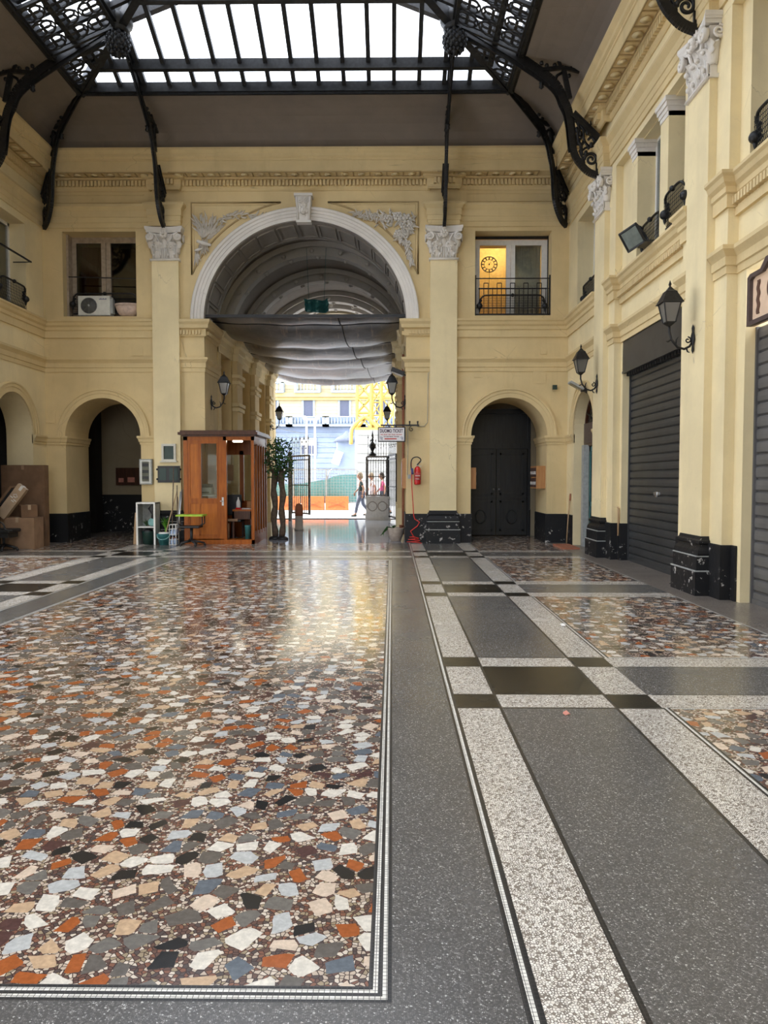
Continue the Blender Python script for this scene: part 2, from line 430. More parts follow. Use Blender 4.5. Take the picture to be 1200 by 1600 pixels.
def carpet():
    g = G('marble_chip_mosaic'); p = g.pos(); s = g.vm('SCALE', g.vm('MULTIPLY', p, (1, 1, 0)), 9.6)
    wob = g.n('TexNoise', {'Scale': 30.0, 'Detail': 2.0}); g.set(wob.inputs['Vector'], p)
    s = g.vm('ADD', s, g.vm('SCALE', g.vm('SUBTRACT', wob.outputs['Color'], (.5,.5,.5)), .09))
    v = g.n('TexVoronoi', {'Scale': 1.0, 'Randomness': .72}, voronoi_dimensions='2D'); g.set(v.inputs['Vector'], s)
    e = g.n('TexVoronoi', {'Scale': 1.0, 'Randomness': .72}, voronoi_dimensions='2D', feature='DISTANCE_TO_EDGE'); g.set(e.inputs['Vector'], s)
    l = g.n('SeparateXYZ', {0: g.vm('SUBTRACT', s, v.outputs['Position'])})
    r = g.n('SeparateColor', {0: v.outputs['Color']})
    wn = g.n('TexWhiteNoise', noise_dimensions='3D'); g.set(wn.inputs[0], v.outputs['Color']); q = g.n('SeparateColor', {0: wn.outputs['Color']})
    ang = g.math('MULTIPLY', q.outputs[0], PI); ca, sa = g.math('COSINE', ang), g.math('SINE', ang)
    x, y = l.outputs[0], l.outputs[1]
    u = g.math('ADD', g.math('MULTIPLY', x, ca), g.math('MULTIPLY', y, sa))
    vv = g.math('SUBTRACT', g.math('MULTIPLY', y, ca), g.math('MULTIPLY', x, sa))
    sk = g.math('SUBTRACT', q.outputs[1], .5)
    vv = g.math('ADD', vv, g.math('MULTIPLY', u, g.math('MULTIPLY', sk, .9)))
    tp = g.math('MULTIPLY', g.math('SUBTRACT', q.outputs[2], .5), .8)
    A = g.math('ADD', .33, g.math('MULTIPLY', r.outputs[1], .22)); B = g.math('ADD', .23, g.math('MULTIPLY', r.outputs[2], .2))
    B = g.math('ADD', B, g.math('MULTIPLY', u, g.math('MULTIPLY', tp, .5)))
    d = g.math('MINIMUM', g.math('SUBTRACT', A, g.math('ABSOLUTE', u)), g.math('SUBTRACT', B, g.math('ABSOLUTE', vv)))
    d = g.math('MINIMUM', d, g.math('SUBTRACT', e.outputs['Distance'], .03))
    mask = g.step(d, 0, .012)
    col = g.ramp(r.outputs[0], [(0,(.155,.138,.12)),(.16,(.20,.185,.165)),(.26,(.028,.028,.028)),(.35,(.85,.79,.69)),(.50,(.60,.61,.60)),(.59,(.15,.175,.205)),(.67,(.66,.46,.29)),(.78,(.44,.125,.035)),(.87,(.80,.64,.50)),(.95,(.11,.055,.05))], 'CONSTANT')
    vein = g.noise(p, 38, 5, .7); col = g.mix(g.step(vein, .35, .75), g.mix(.72, (0,0,0), col), col)
    # small fragments between the chips
    s2 = g.vm('SCALE', g.vm('MULTIPLY', p, (1,1,0)), 62.0)
    f = g.n('TexVoronoi', {'Scale': 1.0}, voronoi_dimensions='2D'); g.set(f.inputs['Vector'], s2)
    fe = g.n('TexVoronoi', {'Scale': 1.0}, voronoi_dimensions='2D', feature='DISTANCE_TO_EDGE'); g.set(fe.inputs['Vector'], s2)
    fr = g.n('SeparateColor', {0: f.outputs['Color']})
    fc = g.ramp(fr.outputs[0], [(0,(.13,.075,.06)),(.24,(.22,.10,.065)),(.40,(.52,.42,.33)),(.60,(.09,.07,.065)),(.72,(.66,.57,.47)),(.88,(.33,.26,.17))], 'CONSTANT')
    fm = g.step(fe.outputs['Distance'], .06, .12)
    mc = g.mix(fm, (.05,.03,.026), fc)
    c = g.mix(mask, mc, col)
    n = g.noise(p, .7, 5, .6); c = g.mix(g.step(n, .4, .75), c, g.mix(.14, c, (.03,.02,.015)))
    return g.done(col=c, rough=gloss(g, .09, .18), normal=fbump(g), spec=.5)
M['carpet'] = carpet()
# ------------------------------------------------------------------ the hall (structure)
CX, XR, XL, YB = -2.03, 4.07, -8.13, 17.4          # axis, right wall, left wall, end wall
MIR = Matrix(((-1,0,0,2*CX),(0,1,0,0),(0,0,1,0),(0,0,0,1)))     # mirror about the axis
PIERS = (0.7, 5.3, 9.9, 14.5)
PX = (1.18, -5.24)                                  # pilasters of the end wall
def archloop(c, half, z0, zs, n=24, r=None):
    r = r or half
    return [(c-half, z0)] + [(c-r*cos(PI*i/n), zs+r*sin(PI*i/n)) for i in range(n+1)] + [(c+half, z0)]
def rect(a, b, c, d): return [(a, c), (a, d), (b, d), (b, c)]

# floor -------------------------------------------------------------
def build_floor():
    names = ['carpet','t_grey','t_black','t_light','t_edge','s_white','s_black','t_pass']; idx = {n: i for i, n in enumerate(names)}
    xm = [0, 1.96,1.974,1.988,2.002,2.016,2.03, 2.405,2.421,2.438,2.458, 2.73,2.75, 3.49,3.51, 3.80,3.816,3.832,3.848, 5.63,5.645,5.66, 6.6]
    xs = sorted({round(CX+v, 4) for v in xm} | {round(CX-v, 4) for v in xm})
    yc = [5.5+4.63*k for k in range(-2, 3)]
    offs = (-.70,-.684,-.675,-.39,-.375,.375,.39,.675,.684,.70)
    ys = {-4.5, 28.0, 2.06,2.074,2.088,2.102,2.116,2.13, 13.63,13.644,13.658,13.672,13.686,13.70, 17.2}
    for c in yc: ys |= {round(c+o, 4) for o in offs}
    ys = sorted(y for y in ys if -4.5 <= y <= 28)
    def style(x, y):
        m = abs(x-CX); c = min(yc, key=lambda q: abs(q-y)); d = abs(y-c)
        band = None
        if d < .375: band = 'mid'
        elif d < .39: band = 'line'
        elif d < .675: band = 'edge'
        elif d < .684: band = 'line'
        elif d < .70: band = 'line2'
        if y > 17.2: band = None
        cross = 13.9 < y < 15.6
        if m < 2.405:
            if cross and band: return {'mid':'t_grey','line':'s_black','edge':'t_light','line2':'s_black'}[band]
            if 2.06 < y < 13.70 and m < 2.03:
                dd = min(2.03-m, y-2.06, 13.70-y); k = int(dd/.014)
                return ['s_black','s_white','s_black','s_white','s_black'][k] if k < 5 else 'carpet'
            if y > 17.2: return 't_pass'
            if y > 15.6: return 'carpet' if m < 2.03 else 't_grey'
            return 't_grey'
        if m < 2.458: return 's_white' if 2.421 < m < 2.438 else 's_black'
        def col(mid, edge, none): return {'mid': mid, 'edge': edge, 'line': 's_black', 'line2': 's_black', None: none}[band]
        if m < 2.73: return col('t_light', 't_black', 't_light')
        if m < 2.75: return 's_black'
        if m < 3.49: return col('t_black', 't_light', 't_grey')
        if m < 3.51: return 's_black'
        if m < 3.80: return col('t_light', 't_black', 't_light')
        if m < 3.848: return {'mid':'t_grey','edge':'t_light','line':'s_black','line2':'s_white'}.get(band, 's_white' if 3.816 < m < 3.832 else 's_black') if band in ('mid','edge') else ('s_white' if 3.816 < m < 3.832 else 's_black')
        if m < 5.63: return {'mid':'t_grey','edge':'t_light','line':'s_black','line2':'s_white',None:'carpet'}[band]
        if m < 5.66: return col('t_grey','t_light','s_white' if m > 5.645 else 's_black')
        return 't_edge'
    b = MB()
    for i in range(len(xs)-1):
        for j in range(len(ys)-1):
            x0, x1, y0, y1 = xs[i], xs[i+1], ys[j], ys[j+1]
            b.add([(x0,y0,0),(x1,y0,0),(x1,y1,0),(x0,y1,0)], [(0,1,2,3)], idx[style((x0+x1)/2, (y0+y1)/2)])
    me = bpy.data.meshes.new('floor'); 
    vm = {}; vv = []; ff = []
    for f in b.f:
        q = []
        for i in f:
            k = (round(b.v[i].x, 4), round(b.v[i].y, 4))
            if k not in vm: vm[k] = len(vv); vv.append((k[0], k[1], 0))
            q.append(vm[k])
        ff.append(q)
    me.from_pydata(vv, [], ff)
    for n in names: me.materials.append(M[n])
    for p, mi in zip(me.polygons, b.m): p.material_index = mi
    o = bpy.data.objects.new('floor', me); COL.objects.link(o); struct(o)
    f = MB().box(-9.5, CX-6.6, -4.5, 21, -.2, 0).box(CX+6.6, 6.5, -4.5, 21, -.2, 0)
    f.box(CX-6.6, CX+6.6, -4.5, 28, -.25, -.01)
    struct(f.build('floor_corridors', M['t_edge']))
build_floor()

# end wall ------------------------------------------------------------
SA = 5.23                                            # springing of the great arch
SMALL = ((-6.78, .885), (2.72, .885))                 # the two small arches of the end wall
WINL = (-7.66, -5.95, 5.32, 7.34); WINR = (1.91, 3.67, 5.32, 7.32)
b = MB()
outer = rect(-9.2, 5.6, -.2, 9.6)
holes = [archloop(CX, 2.35, -.1, SA, 40)] + [archloop(c, h, -.1, 2.5) for c, h in SMALL] + [rect(*WINL), rect(*WINR)]
b.plate([outer]+holes, lambda u, v: (u, YB, v), (0, 1.3, 0))
struct(b.build('wall_back', M['yellow']))

# left and right walls: right one in place, left one mirrored
def side_wall(T, name):
    b = MB(T)
    sh = [rect(10.8, 13.68, -.1, 3.98), rect(5.95, 8.97, -.1, 3.98)]
    up = [rect(11.69, 12.78, 5.24, 7.28), rect(10.62, 11.38, 5.24, 7.28), rect(7.75, 8.95, 5.24, 7.28), rect(6.2, 7.4, 5.24, 7.28)]
    b.plate([rect(-3.5, 14.8, -.2, 7.3)]+sh+up, lambda u, v: (4.2, u, v), (.5, 0, 0))
    b.plate([rect(14.8, YB, -.2, 7.3), archloop(15.9, .86, -.1, 2.5), rect(14.95, 16.6, 5.24, 7.25)], lambda u, v: (XR, u, v), (.6, 0, 0))
    b.box(XR, 4.75, -3.5, YB, 7.3, 9.6)
    for c in PIERS: b.box(XR, 4.21, c-.7, min(c+.7, 14.799), -.01, 7.295)
    # slender piers between the upper windows
    for a, c in ((12.78, 13.02), (11.38, 11.69)): b.box(4.12, 4.43, a-.012, c+.012, 5.19, 7.31)
    # dark rooms behind the openings
    return struct(b.build(name, M['yellow_pale']))
side_wall(None, 'wall_right'); side_wall(MIR, 'wall_left')
b = MB()
for T in (None, MIR):
    b.T = T
    for y0, y1 in ((10.4, 12.9), (6, 9.1), (14.9, 17.3)): b.plate([rect(y0, y1, 5.1, 7.5)], lambda u, v: (5.6, u, v), (.05, 0, 0))
    for y0, y1 in ((10.4, 12.9), (6, 9.1), (14.9, 17.3)): b.box(4.7, 5.6, y0, y1, 5.08, 5.1); b.box(4.7, 5.6, y0, y1, 7.5, 7.55); b.box(4.7, 5.6, y1, y1+.05, 5.1, 7.5); b.box(4.7, 5.6, y0-.05, y0, 5.1, 7.5)
    b.box(5.4, 5.45, 14.8, 17.1, 0, 3.8); b.box(4.67, 5.4, 16.9, 17, 0, 3.8); b.box(4.67, 5.4, 14.8, 14.9, 0, 3.8); b.box(4.67, 5.4, 14.8, 17, 3.6, 3.7)
struct(b.build('wall_inner_rooms', M['darkroom']))
# unseen closing wall behind the viewer, its tall opening narrowed to cut the light
b = MB(); b.plate([rect(-9, 5.3, -.2, 9.6), archloop(CX, 2.4, -.1, 5.0, 32)], lambda u, v: (u, -4.5, v), (0, .6, 0))
b.box(4.2, 5.3, -4.0, -3.5, 0, 9.6); b.box(-9.4, -8.26, -4.0, -3.5, 0, 9.6)
struct(b.build('wall_unseen_front', M['yellow_pale']))

# plan paths (hall on the left of travel)
def pathR(y0, y1, T=False):
    pts = [(XR, y0)]
    for c in PIERS:
        if y0 < c < y1: pts += [(XR, c-.36), (XR-.12, c-.36), (XR-.12, c+.36), (XR, c+.36)]
    return pts
full = pathR(-3.5, 17.4) + [(XR, YB)]
for x in PX: full += [(x+.34, YB), (x+.34, YB-.11), (x-.34, YB-.11), (x-.34, YB)]
full += [(XL, YB)] + [(2*CX-x, y) for x, y in reversed(pathR(-3.5, 17.4))]
plain_path = [(XR, -3.5), (XR, YB), (XL, YB), (XL, -3.5)]

b = MB()
b.sweep([(-.02,9.12),(.53,9.08),(.53,9.03),(.47,8.96),(.46,8.90),(.42,8.87),(.42,8.83),(.40,8.82),(.40,8.60),(.38,8.57),(-.02,8.57)], plain_path)
b.sweep([(-.02,8.575),(.14,8.575),(.14,8.52),(.06,8.50),(.06,8.36),(.05,8.32),(.02,8.28),(-.02,8.28)], full)
def along(path, step, fn, margin=.06, zmin=None):
    for i in range(len(path)-1):
        a, c = Vector((*path[i], 0)), Vector((*path[i+1], 0)); L = (c-a).length
        if L < .3: continue
        d = (c-a)/L; nrm = Vector((-d.y, d.x, 0)); k = max(1, int((L-2*margin)/step)); s0 = (L-k*step)/2
        for j in range(k): fn(a+d*(s0+(j+.5)*step), d, nrm)
def dent(p, d, n):
    if p.y < 6: return
    R = Matrix((d, n, Vector((0,0,1)))).transposed(); b.obox(p+n*.09+Vector((0,0,8.43)), (.027, .04, .062), R)
along(full, .085, dent)
def soff(p, d, n):
    if p.y < 6: return
    if min(abs(p.x-q) for q in PX) < .2 and p.y > 16.5: return
    R = Matrix((d, n, Vector((0,0,1)))).transposed()
    b.obox(p+n*.27+Vector((0,0,8.562)), (.012, .125, .01), R, 1)
    q = p+d*.19+n*.265
    b.lathe([(.09, -.03), (.075, -.012), (.06, 0)], q+Vector((0,0,8.575)), 12, 2)
    for s in (-1, 1): b.obox(p+d*.19+n*(.27+s*.125)+Vector((0,0,8.562)), (.19, .01, .01), R, 1)
along(plain_path, .38, soff, .5)
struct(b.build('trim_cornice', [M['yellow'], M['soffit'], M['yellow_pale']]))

b = MB()
b.sweep([(-.02,7.94),(.13,7.94),(.13,7.89),(.09,7.84),(.06,7.80),(.06,7.66),(.045,7.65),(.045,7.54),(.03,7.53),(.03,7.42),(-.02,7.42)], full[:full.index((PX[0]-.34, YB))+1])
b.sweep([(-.02,7.94),(.13,7.94),(.13,7.89),(.09,7.84),(.06,7.80),(.06,7.66),(.045,7.65),(.045,7.54),(.03,7.53),(.03,7.42),(-.02,7.42)], full[full.index((PX[1]+.34, YB)):])
# frames of the frieze panels on the end wall
for x0, x1 in ((-7.9, -5.75), (1.72, 3.85)):
    for z in (8.2, 8.02): b.box(x0, x1, YB-.015, YB, z-.01, z+.01)
struct(b.build('trim_architrave', M['yellow']))

def sill_prof(z): return [(-.02,z),(.15,z),(.15,z-.04),(.12,z-.07),(.10,z-.13),(.06,z-.17),(.06,z-.24),(.035,z-.26),(.035,z-.42),(-.02,z-.42)]
def lint_prof(z): return [(-.02,z),(.10,z),(.10,z-.05),(.06,z-.10),(.04,z-.13),(.04,z-.23),(.02,z-.24),(.02,z-.33),(-.02,z-.33)]
def bay_paths(T):
    m = (lambda x: x) if not T else (lambda x: 2*CX-x)
    segs = [[(XR, 14.84), (XR, YB)]]
    for a, c in ((9.9, 14.5), (5.3, 9.9)):
        segs.append([(XR, a+.34), (XR, a+.7), (4.2, a+.7), (4.2, c-.7), (XR, c-.7), (XR, c-.34)])
    return segs
b = MB()
for T in (None, MIR):
    b.T = T
    for s in bay_paths(None):
        b.sweep(sill_prof(5.22), s); b.sweep(lint_prof(4.32), s)
        if len(s) > 2:
            y0, y1 = s[2][1], s[3][1]; n = int((y1-y0)/.075)
            for i in range(n):
                y = y0+(i+.5)*(y1-y0)/n; b.box(4.1, 4.2, y-.024, y+.024, 4.83, 4.93)
            b.box(4.15, 4.2, y0, y1, 4.70, 4.80)
b.T = None
for x0, x1 in ((XR, PX[0]+.31), (PX[1]-.31, XL)):
    b.sweep(sill_prof(5.22), [(x0, YB), (x1, YB)]); b.sweep(lint_prof(4.32), [(x0, YB), (x1, YB)])
imp = [(-.02,5.22),(.16,5.22),(.16,5.16),(.12,5.10),(.11,5.02),(.05,5.0),(.05,4.84),(.02,4.82),(-.02,4.80)]
for T in (None, MIR):
    b.T = T
    s = [(PX[0]-.31, YB), (CX+2.35, YB), (CX+2.35, 18.7)]
    b.sweep(imp, s); b.sweep(lint_prof(4.32), s)
    for i in range(7): x = CX+2.40+(i+.5)*.072; b.box(x-.022, x+.022, YB-.10, YB, 4.87, 4.96)
    for i in range(17): y = YB+.05+i*.072; b.box(CX+2.25, CX+2.35, y-.022, y+.022, 4.87, 4.96)
struct(b.build('trim_string_courses', M['yellow']))

# archivolts and imposts
b = MB()
def W(u, v, o): return (u, YB-o, v)
for c, h in SMALL:
    b.arc((c, 2.5), [(h,-.01),(h,.03),(h+.10,.03),(h+.11,.045),(h+.17,.045),(h+.18,.065),(h+.215,.065),(h+.225,-.01)], W)
ip = [(-.02,2.5),(.075,2.5),(.075,2.46),(.05,2.42),(.04,2.36),(.02,2.35),(.02,2.30),(-.02,2.30)]
for T in (None, MIR):
    b.T = T
    b.sweep(ip, [(XR, YB), (SMALL[1][0]+.885, YB), (SMALL[1][0]+.885, 18.7)])
    b.sweep(ip, [(SMALL[1][0]-.885, 18.7), (SMALL[1][0]-.885, YB), (PX[0]+.31, YB)])
    b.arc((15.9, 2.5), [(.86,-.01),(.86,.03),(.96,.03),(.97,.045),(1.03,.045),(1.04,.065),(1.07,.065),(1.08,-.01)], lambda u, v, o: (XR-o, u, v))
    b.sweep(ip, [(XR, 16.76), (XR, YB)]); b.sweep(ip, [(XR, 14.84), (XR, 15.04)])
struct(b.build('trim_small_arches', M['yellow']))
b = MB()
b.arc((CX, SA), [(2.35,-.01),(2.35,.04),(2.43,.045),(2.435,.06),(2.50,.065),(2.505,.08),(2.56,.085),(2.58,.11),(2.63,.12),(2.65,.10),(2.65,-.01)], W, n=64)
struct(b.build('trim_great_arch', M['white_stone']))
# soffit coffers of the great arch
b = MB()
for r, y0, y1 in ((2.335, 17.4, 17.5), (2.335, 18.6, 18.7)):
    b.arc((CX, SA), [(r, 0), (r, y1-y0), (2.37, y1-y0), (2.37, 0)], lambda u, v, o, y0=y0: (u, y0+o, v), n=48)
for i in range(15):
    a = PI*(i+.5)/15
    for s in (-1, 1):
        aa = a+s*.085; R = Matrix.Rotation(-(aa-PI/2), 3, 'Y'); b.obox((CX+2.335*cos(aa), 18.05, SA+2.335*sin(aa)), (.02, .42, .02), R)
    for yy in (17.63, 18.47):
        R = Matrix.Rotation(-(a-PI/2), 3, 'Y'); b.obox((CX+2.335*cos(a), yy, SA+2.335*sin(a)), (.2, .02, .02), R)
b.arc((CX, SA), [(2.345, 0), (2.345, 1.3), (2.36, 1.3), (2.36, 0)], lambda u, v, o: (u, YB+o, v), n=48)
struct(b.build('trim_arch_soffit', M['vault']))
# raised frames of the spandrels
b = MB()
for s in (1, -1):
    X = lambda x: CX+s*x
    R2 = 2.83
    arc = [(X(R2*cos(a)), SA+R2*sin(a)) for a in [math.acos(2.62/R2)+(math.acos(.54/R2)-math.acos(2.62/R2))*i/14 for i in range(15)]]
    top = arc[-1][1]
    pts = arc + [(X(2.62), top)]
    b.tube([(x, YB-.006, z) for x, z in pts], .022, 6, closed=True, mi=1)
    cx2 = sum(p[0] for p in pts)/len(pts); 
    b.tube([(X(2.62)-s*.06, YB-.006, arc[0][1]+.2), (X(2.62)-s*.06, YB-.006, top-.06), (X(.9), YB-.006, top-.06)], .01, 6)
for x, z, wd, h in ((-8.0, 2.95, .2, .28), (-7.0, 4.5, .0, .0), (1.98, 3.9, .16, .1), (3.42, 3.85, .28, .3), (3.5, 4.45, .14, .12), (-5.95, 4.5, .26, .26)):
    if wd: b.box(x-wd/2, x+wd/2, YB-.015, YB, z-h/2, z+h/2)
struct(b.build('trim_panels', [M['yellow'], M['soffit']]))

# black dado
b = MB(); dp = [(-.01,.68),(.02,.68),(.025,.66),(.025,0),(-.01,0)]
for T in (None, MIR):
    b.T = T
    b.sweep(dp, [(XR, 16.77), (XR, YB), (SMALL[1][0]+.885, YB), (SMALL[1][0]+.885, 18.7)])
    b.sweep(dp, [(SMALL[1][0]-.885, 18.7), (SMALL[1][0]-.885, YB), (PX[0]+.30, YB)])
    b.sweep(dp, [(PX[0]-.30, YB), (CX+2.35, YB), (CX+2.35, 18.7)])
    b.sweep(dp, [(XR, 14.84), (XR, 15.03)])
    for a, c in ((9.9, 14.5), (5.3, 9.9)):
        b.sweep(dp, [(XR, a+.34), (XR, a+.7), (4.2, a+.7), (4.2, a+.9), (4.35, a+.9)])
        b.sweep(dp, [(4.35, c-.82), (4.2, c-.82), (4.2, c-.7), (XR, c-.7), (XR, c-.34)])
struct(b.build('baseboard_hall', M['dado']))

# cove and roof edge
b = MB()
pr = [(.12, 9.0)]
for i in range(9):
    a = PI/2*i/8; pr.append((.30+1.30*(1-cos(a)), 9.02+.70*sin(a)))
pr += [(1.62, 9.95), (-.1, 10.0), (-.1, 9.0)]
b.sweep(pr, plain_path)
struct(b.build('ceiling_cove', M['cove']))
b = MB()
EV = 1.6; ex0, ex1, ey = XL+EV, XR-EV, YB-EV            # eaves of the glass roof
b.sweep([(EV, 9.70), (EV+.09, 9.66), (EV+.09, 9.80), (EV+.02, 9.86), (EV, 9.86)], plain_path)
b.sweep([(EV-.06, 9.72), (EV+.02, 9.68), (EV+.02, 9.70), (EV-.05, 9.74)], plain_path)
struct(b.build('trim_roof_kerb', M['frame_iron']))

# glass roof: back hip slope and two side slopes
SL = math.tan(math.radians(24.2)); hw = (ex1-ex0)/2
def slope_pt(side, a, t, dz=0):
    """a: coordinate along the eave, t: horizontal distance from it"""
    z = 9.84+t*SL+dz
    return (a, ey-t, z) if side == 'back' else ((ex1-t, a, z) if side == 'right' else (ex0+t, a, z))
sky = {}
for n, side in enumerate(('back', 'right', 'left')):
    b = MB(); g = MB()
    lim = (ex0, ex1) if side == 'back' else (-3.5, ey)
    def tmax(a):
        if side == 'back': return max(0, min(a-ex0, ex1-a, hw))
        return max(0, min(ey-a, hw))
    c0 = CX if side == 'back' else ey-.26
    k0 = -8 if side == 'back' else -38
    k1 = 9 if side == 'back' else 1
    for k in range(k0, k1):
        a = c0+k*.515
        t = tmax(a)
        if t < .15: continue
        b.bar(slope_pt(side, a, 0, -.03), slope_pt(side, a, t, -.03), .085, .09)
    for t0, wd in ((.04, .16), (.53, .17), (1.78, .17), (2.95, .14), (4.0, .14)):
        e = lim[0]+t0, lim[1]-t0
        if side != 'back': e = lim[0], lim[1]-t0
        b.bar(slope_pt(side, e[0], t0, -.05), slope_pt(side, e[1], t0, -.05), .12 if t0 > .1 else .18, wd+.04)
    if side == 'back': q = [slope_pt(side, ex0, 0), slope_pt(side, ex1, 0), slope_pt(side, CX, hw)]
    else: q = [slope_pt(side, -3.5, 0), slope_pt(side, ey, 0), slope_pt(side, ey-hw, hw), slope_pt(side, -3.5, hw)]
    up = [(x, y, z+.02) for x, y, z in q]; m = len(q)
    g.add(q+up, [tuple(range(m)), tuple(range(2*m-1, m-1, -1))]+[(i, (i+1) % m, m+(i+1) % m, m+i) for i in range(m)])
    # short braces every third bar along the ridge
    if side != 'back': b.bar(slope_pt(side, -3.5, hw, -.08), slope_pt(side, ey-hw, hw, -.08), .2, .2)
    o = struct(b.build('window_%d' % (n+1), M['frame_iron'])); g.build('pane', M['roof_glass'], o); sky[side] = o
b = MB()
for s, e in ((1, ex1), (-1, ex0)):
    b.bar((e-s*.0, ey, 9.76), (CX, ey-hw, 9.76+hw*SL), .16, .2)
struct(b.build('trim_hip_beams', M['frame_iron']))
# end of the roof over the mouth of the hall
b = MB(); b.plate([[(ex0, 9.7), (ex0, 9.9), (CX, 9.9+hw*SL), (ex1, 9.9), (ex1, 9.7)]], lambda u, v: (u, -3.6, v), (0, .1, 0))
b.box(XL-1, XR+1, -4.5, -3.5, 9.5, 9.8)
struct(b.build('wall_front_gable', M['cove']))

# corridors behind the small arches
b = MB()
b.box(-8.7, -5.1, 21.0, 21.1, 0, 4.2); b.box(-8.9, -8.7, 18.7, 21.1, 0, 4.2); b.box(-5.3, -5.1, 18.7, 21.1, 0, 4.2); b.box(-8.9, -5.1, 18.7, 21.1, 4.0, 4.2)
b.box(1.3, 1.83, 18.7, 19.9, 0, 4); b.box(3.85, 4.3, 18.7, 19.9, 0, 4); b.box(1.3, 4.3, 19.9, 20.0, 0, 4); b.box(1.3, 4.3, 19.8, 19.9, 3.3, 4); b.box(1.3, 4.3, 18.7, 19.9, 3.7, 4.0); b.box(1.3, 1.85, 19.5, 19.9, 0, 4); b.box(3.62, 4.3, 19.5, 19.9, 0, 4)
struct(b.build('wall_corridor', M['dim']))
b = MB(); b.box(-8.68, -5.32, 20.96, 21.0, 0, 1.05); b.box(3.58, 3.62, 19.48, 19.9, 0, .7); b.box(3.83, 3.86, 18.72, 19.5, 0, .7)
struct(b.build('baseboard_corridor', M['dado']))
b = MB(); b.box(-8.68, -8.22, 20.5, 20.96, 0, 3.95)
struct(b.build('door_corridor', M['darkroom']))

# passage to the street --------------------------------------------------
RP = (20.6, 23.2, 25.9)
b = MB()
for T in (None, MIR):
    b.T = T
    b.box(.95, 1.15, 18.7, 27.2, 0, 8.4)                   # recessed wall (right of axis: X .95)
    for y in RP:
        b.box(.15, .96, y-.35, y+.35, 0, 5.22)
        b.box(.28, .96, y-.55, y+.55, 0, 5.22)
    b.box(.30, .96, 18.7, 19.0, 0, 5.22); b.box(.2, 1.1, 26.7, 27.2, 0, 8.4)
    b.box(.30, .96, 18.7, 27.2, 4.7, 5.3)
struct(b.build('wall_passage', M['yellow']))
b = MB()
for T in (None, MIR):
    b.T = T
    path = [(.30, 18.72)]
    for y in RP: path += [(.30, y-.55), (.28, y-.55), (.28, y-.36), (.14, y-.36), (.14, y+.36), (.28, y+.36), (.28, y+.55), (.30, y+.55)]
    path += [(.30, 27.2)]
    b.sweep([(-.02,5.3),(.2,5.3),(.2,5.24),(.15,5.17),(.14,5.08),(.06,5.04),(.06,4.9),(.03,4.88),(.03,4.7),(-.02,4.7)], path)
    for y in RP:
        for z, o in ((4.32, .07), (4.15, .05), (3.55, .07), (3.42, .05)): b.box(.15-o, .5, y-.35-o, y+.35+o, z-.09, z)
        b.box(.12, .5, y-.4, y+.4, 0, .7)
struct(b.build('trim_passage', M['yellow_pale']))
b = MB()
vp = lambda r, n=30: [(CX+r*cos(PI*i/n), SA+.05+r*sin(PI*i/n)) for i in range(n+1)]
b.arc((CX, SA+.05), [(2.72, 0), (2.72, 8.5), (2.95, 8.5), (2.95, 0)], lambda u, v, o: (u, 18.7+o, v), n=40)
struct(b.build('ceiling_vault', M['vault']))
b = MB()
for y in (18.9,)+RP+(26.95,):
    for dy, wd, r in ((0, .34, 2.42), (-.42, .1, 2.58), (.42, .1, 2.58)):
        b.arc((CX, SA+.05), [(r, -wd/2), (r, wd/2), (2.74, wd/2), (2.74, -wd/2)], lambda u, v, o, y=y+dy: (u, y+o, v), n=40)
    for i in range(9):
        a = PI*(i+1)/10; b.ball((CX+2.42*cos(a), y, SA+.05+2.42*sin(a)), .07, 0, 8)
        b.ball((CX+2.5*cos(a+.06), y-.32, SA+.05+2.5*sin(a+.06)), .06, 0, 8)
struct(b.build('trim_vault_ribs', M['vault_rib']))
b = MB()    # street face above the passage
b.plate([rect(-16, 12, -.2, 12), archloop(CX, 2.4, -.1, SA, 30)], lambda u, v: (u, 27.2, v), (0, .5, 0))
struct(b.build('wall_street', M['facade']))
# ------------------------------------------------------------------ pilasters with capitals and plinths
# local frame: x along the wall, -y out of the wall (wall face at y=0), z up
def leaf(b, c, w, h, out, R=None, curl=.5, mi=0, n=6):
    """upright acanthus leaf: curls outwards (-y) at its tip"""
    R = R or Matrix.Identity(3); c = Vector(c); vs = []; fs = []
    for i in range(n+1):
        t = i/n; y = -out*(.15+.25*t+curl*max(0, t-.6)**1.2*2.4); z = h*(t if t < .8 else .8+.2*sin((t-.8)/.2*2.4)*.6)
        ww = w*(.7+.5*sin(PI*min(1, t*1.1)))*(1.0 if t < .8 else 1-(t-.8)*3)
        for j in range(5):
            u = (j-2)/2; e = .012*(1 if (i+abs(j-2)) % 2 else -1)
            vs.append(c + R @ Vector((u*ww/2*(1+.1*(i % 2)), y+abs(u)*out*.28+(e if abs(u) == 1 else 0), z)))
    for i in range(n):
        for j in range(4): fs.append((i*5+j, i*5+j+1, (i+1)*5+j+1, (i+1)*5+j))
    k = len(vs); off = R @ Vector((0, .02, 0)); vs += [v+off for v in vs[:k]]
    fs += [tuple(k+i for i in reversed(f)) for f in fs[:]]
    rim = [j for j in range(5)]+[i*5+4 for i in range(1, n+1)]+[n*5+j for j in (3,2,1,0)]+[i*5 for i in range(n-1, 0, -1)]
    fs += [(rim[i], rim[(i+1) % len(rim)], k+rim[(i+1) % len(rim)], k+rim[i]) for i in range(len(rim))]
    return b.add(vs, fs, mi, True)
def spiral(c, r0, turns, sgn, to3, n=26, a0=PI/2):
    return [to3(c[0]+sgn*(r0*(1-.82*i/n))*cos(a0+2*PI*turns*i/n), c[1]+(r0*(1-.82*i/n))*sin(a0+2*PI*turns*i/n)) for i in range(n+1)]
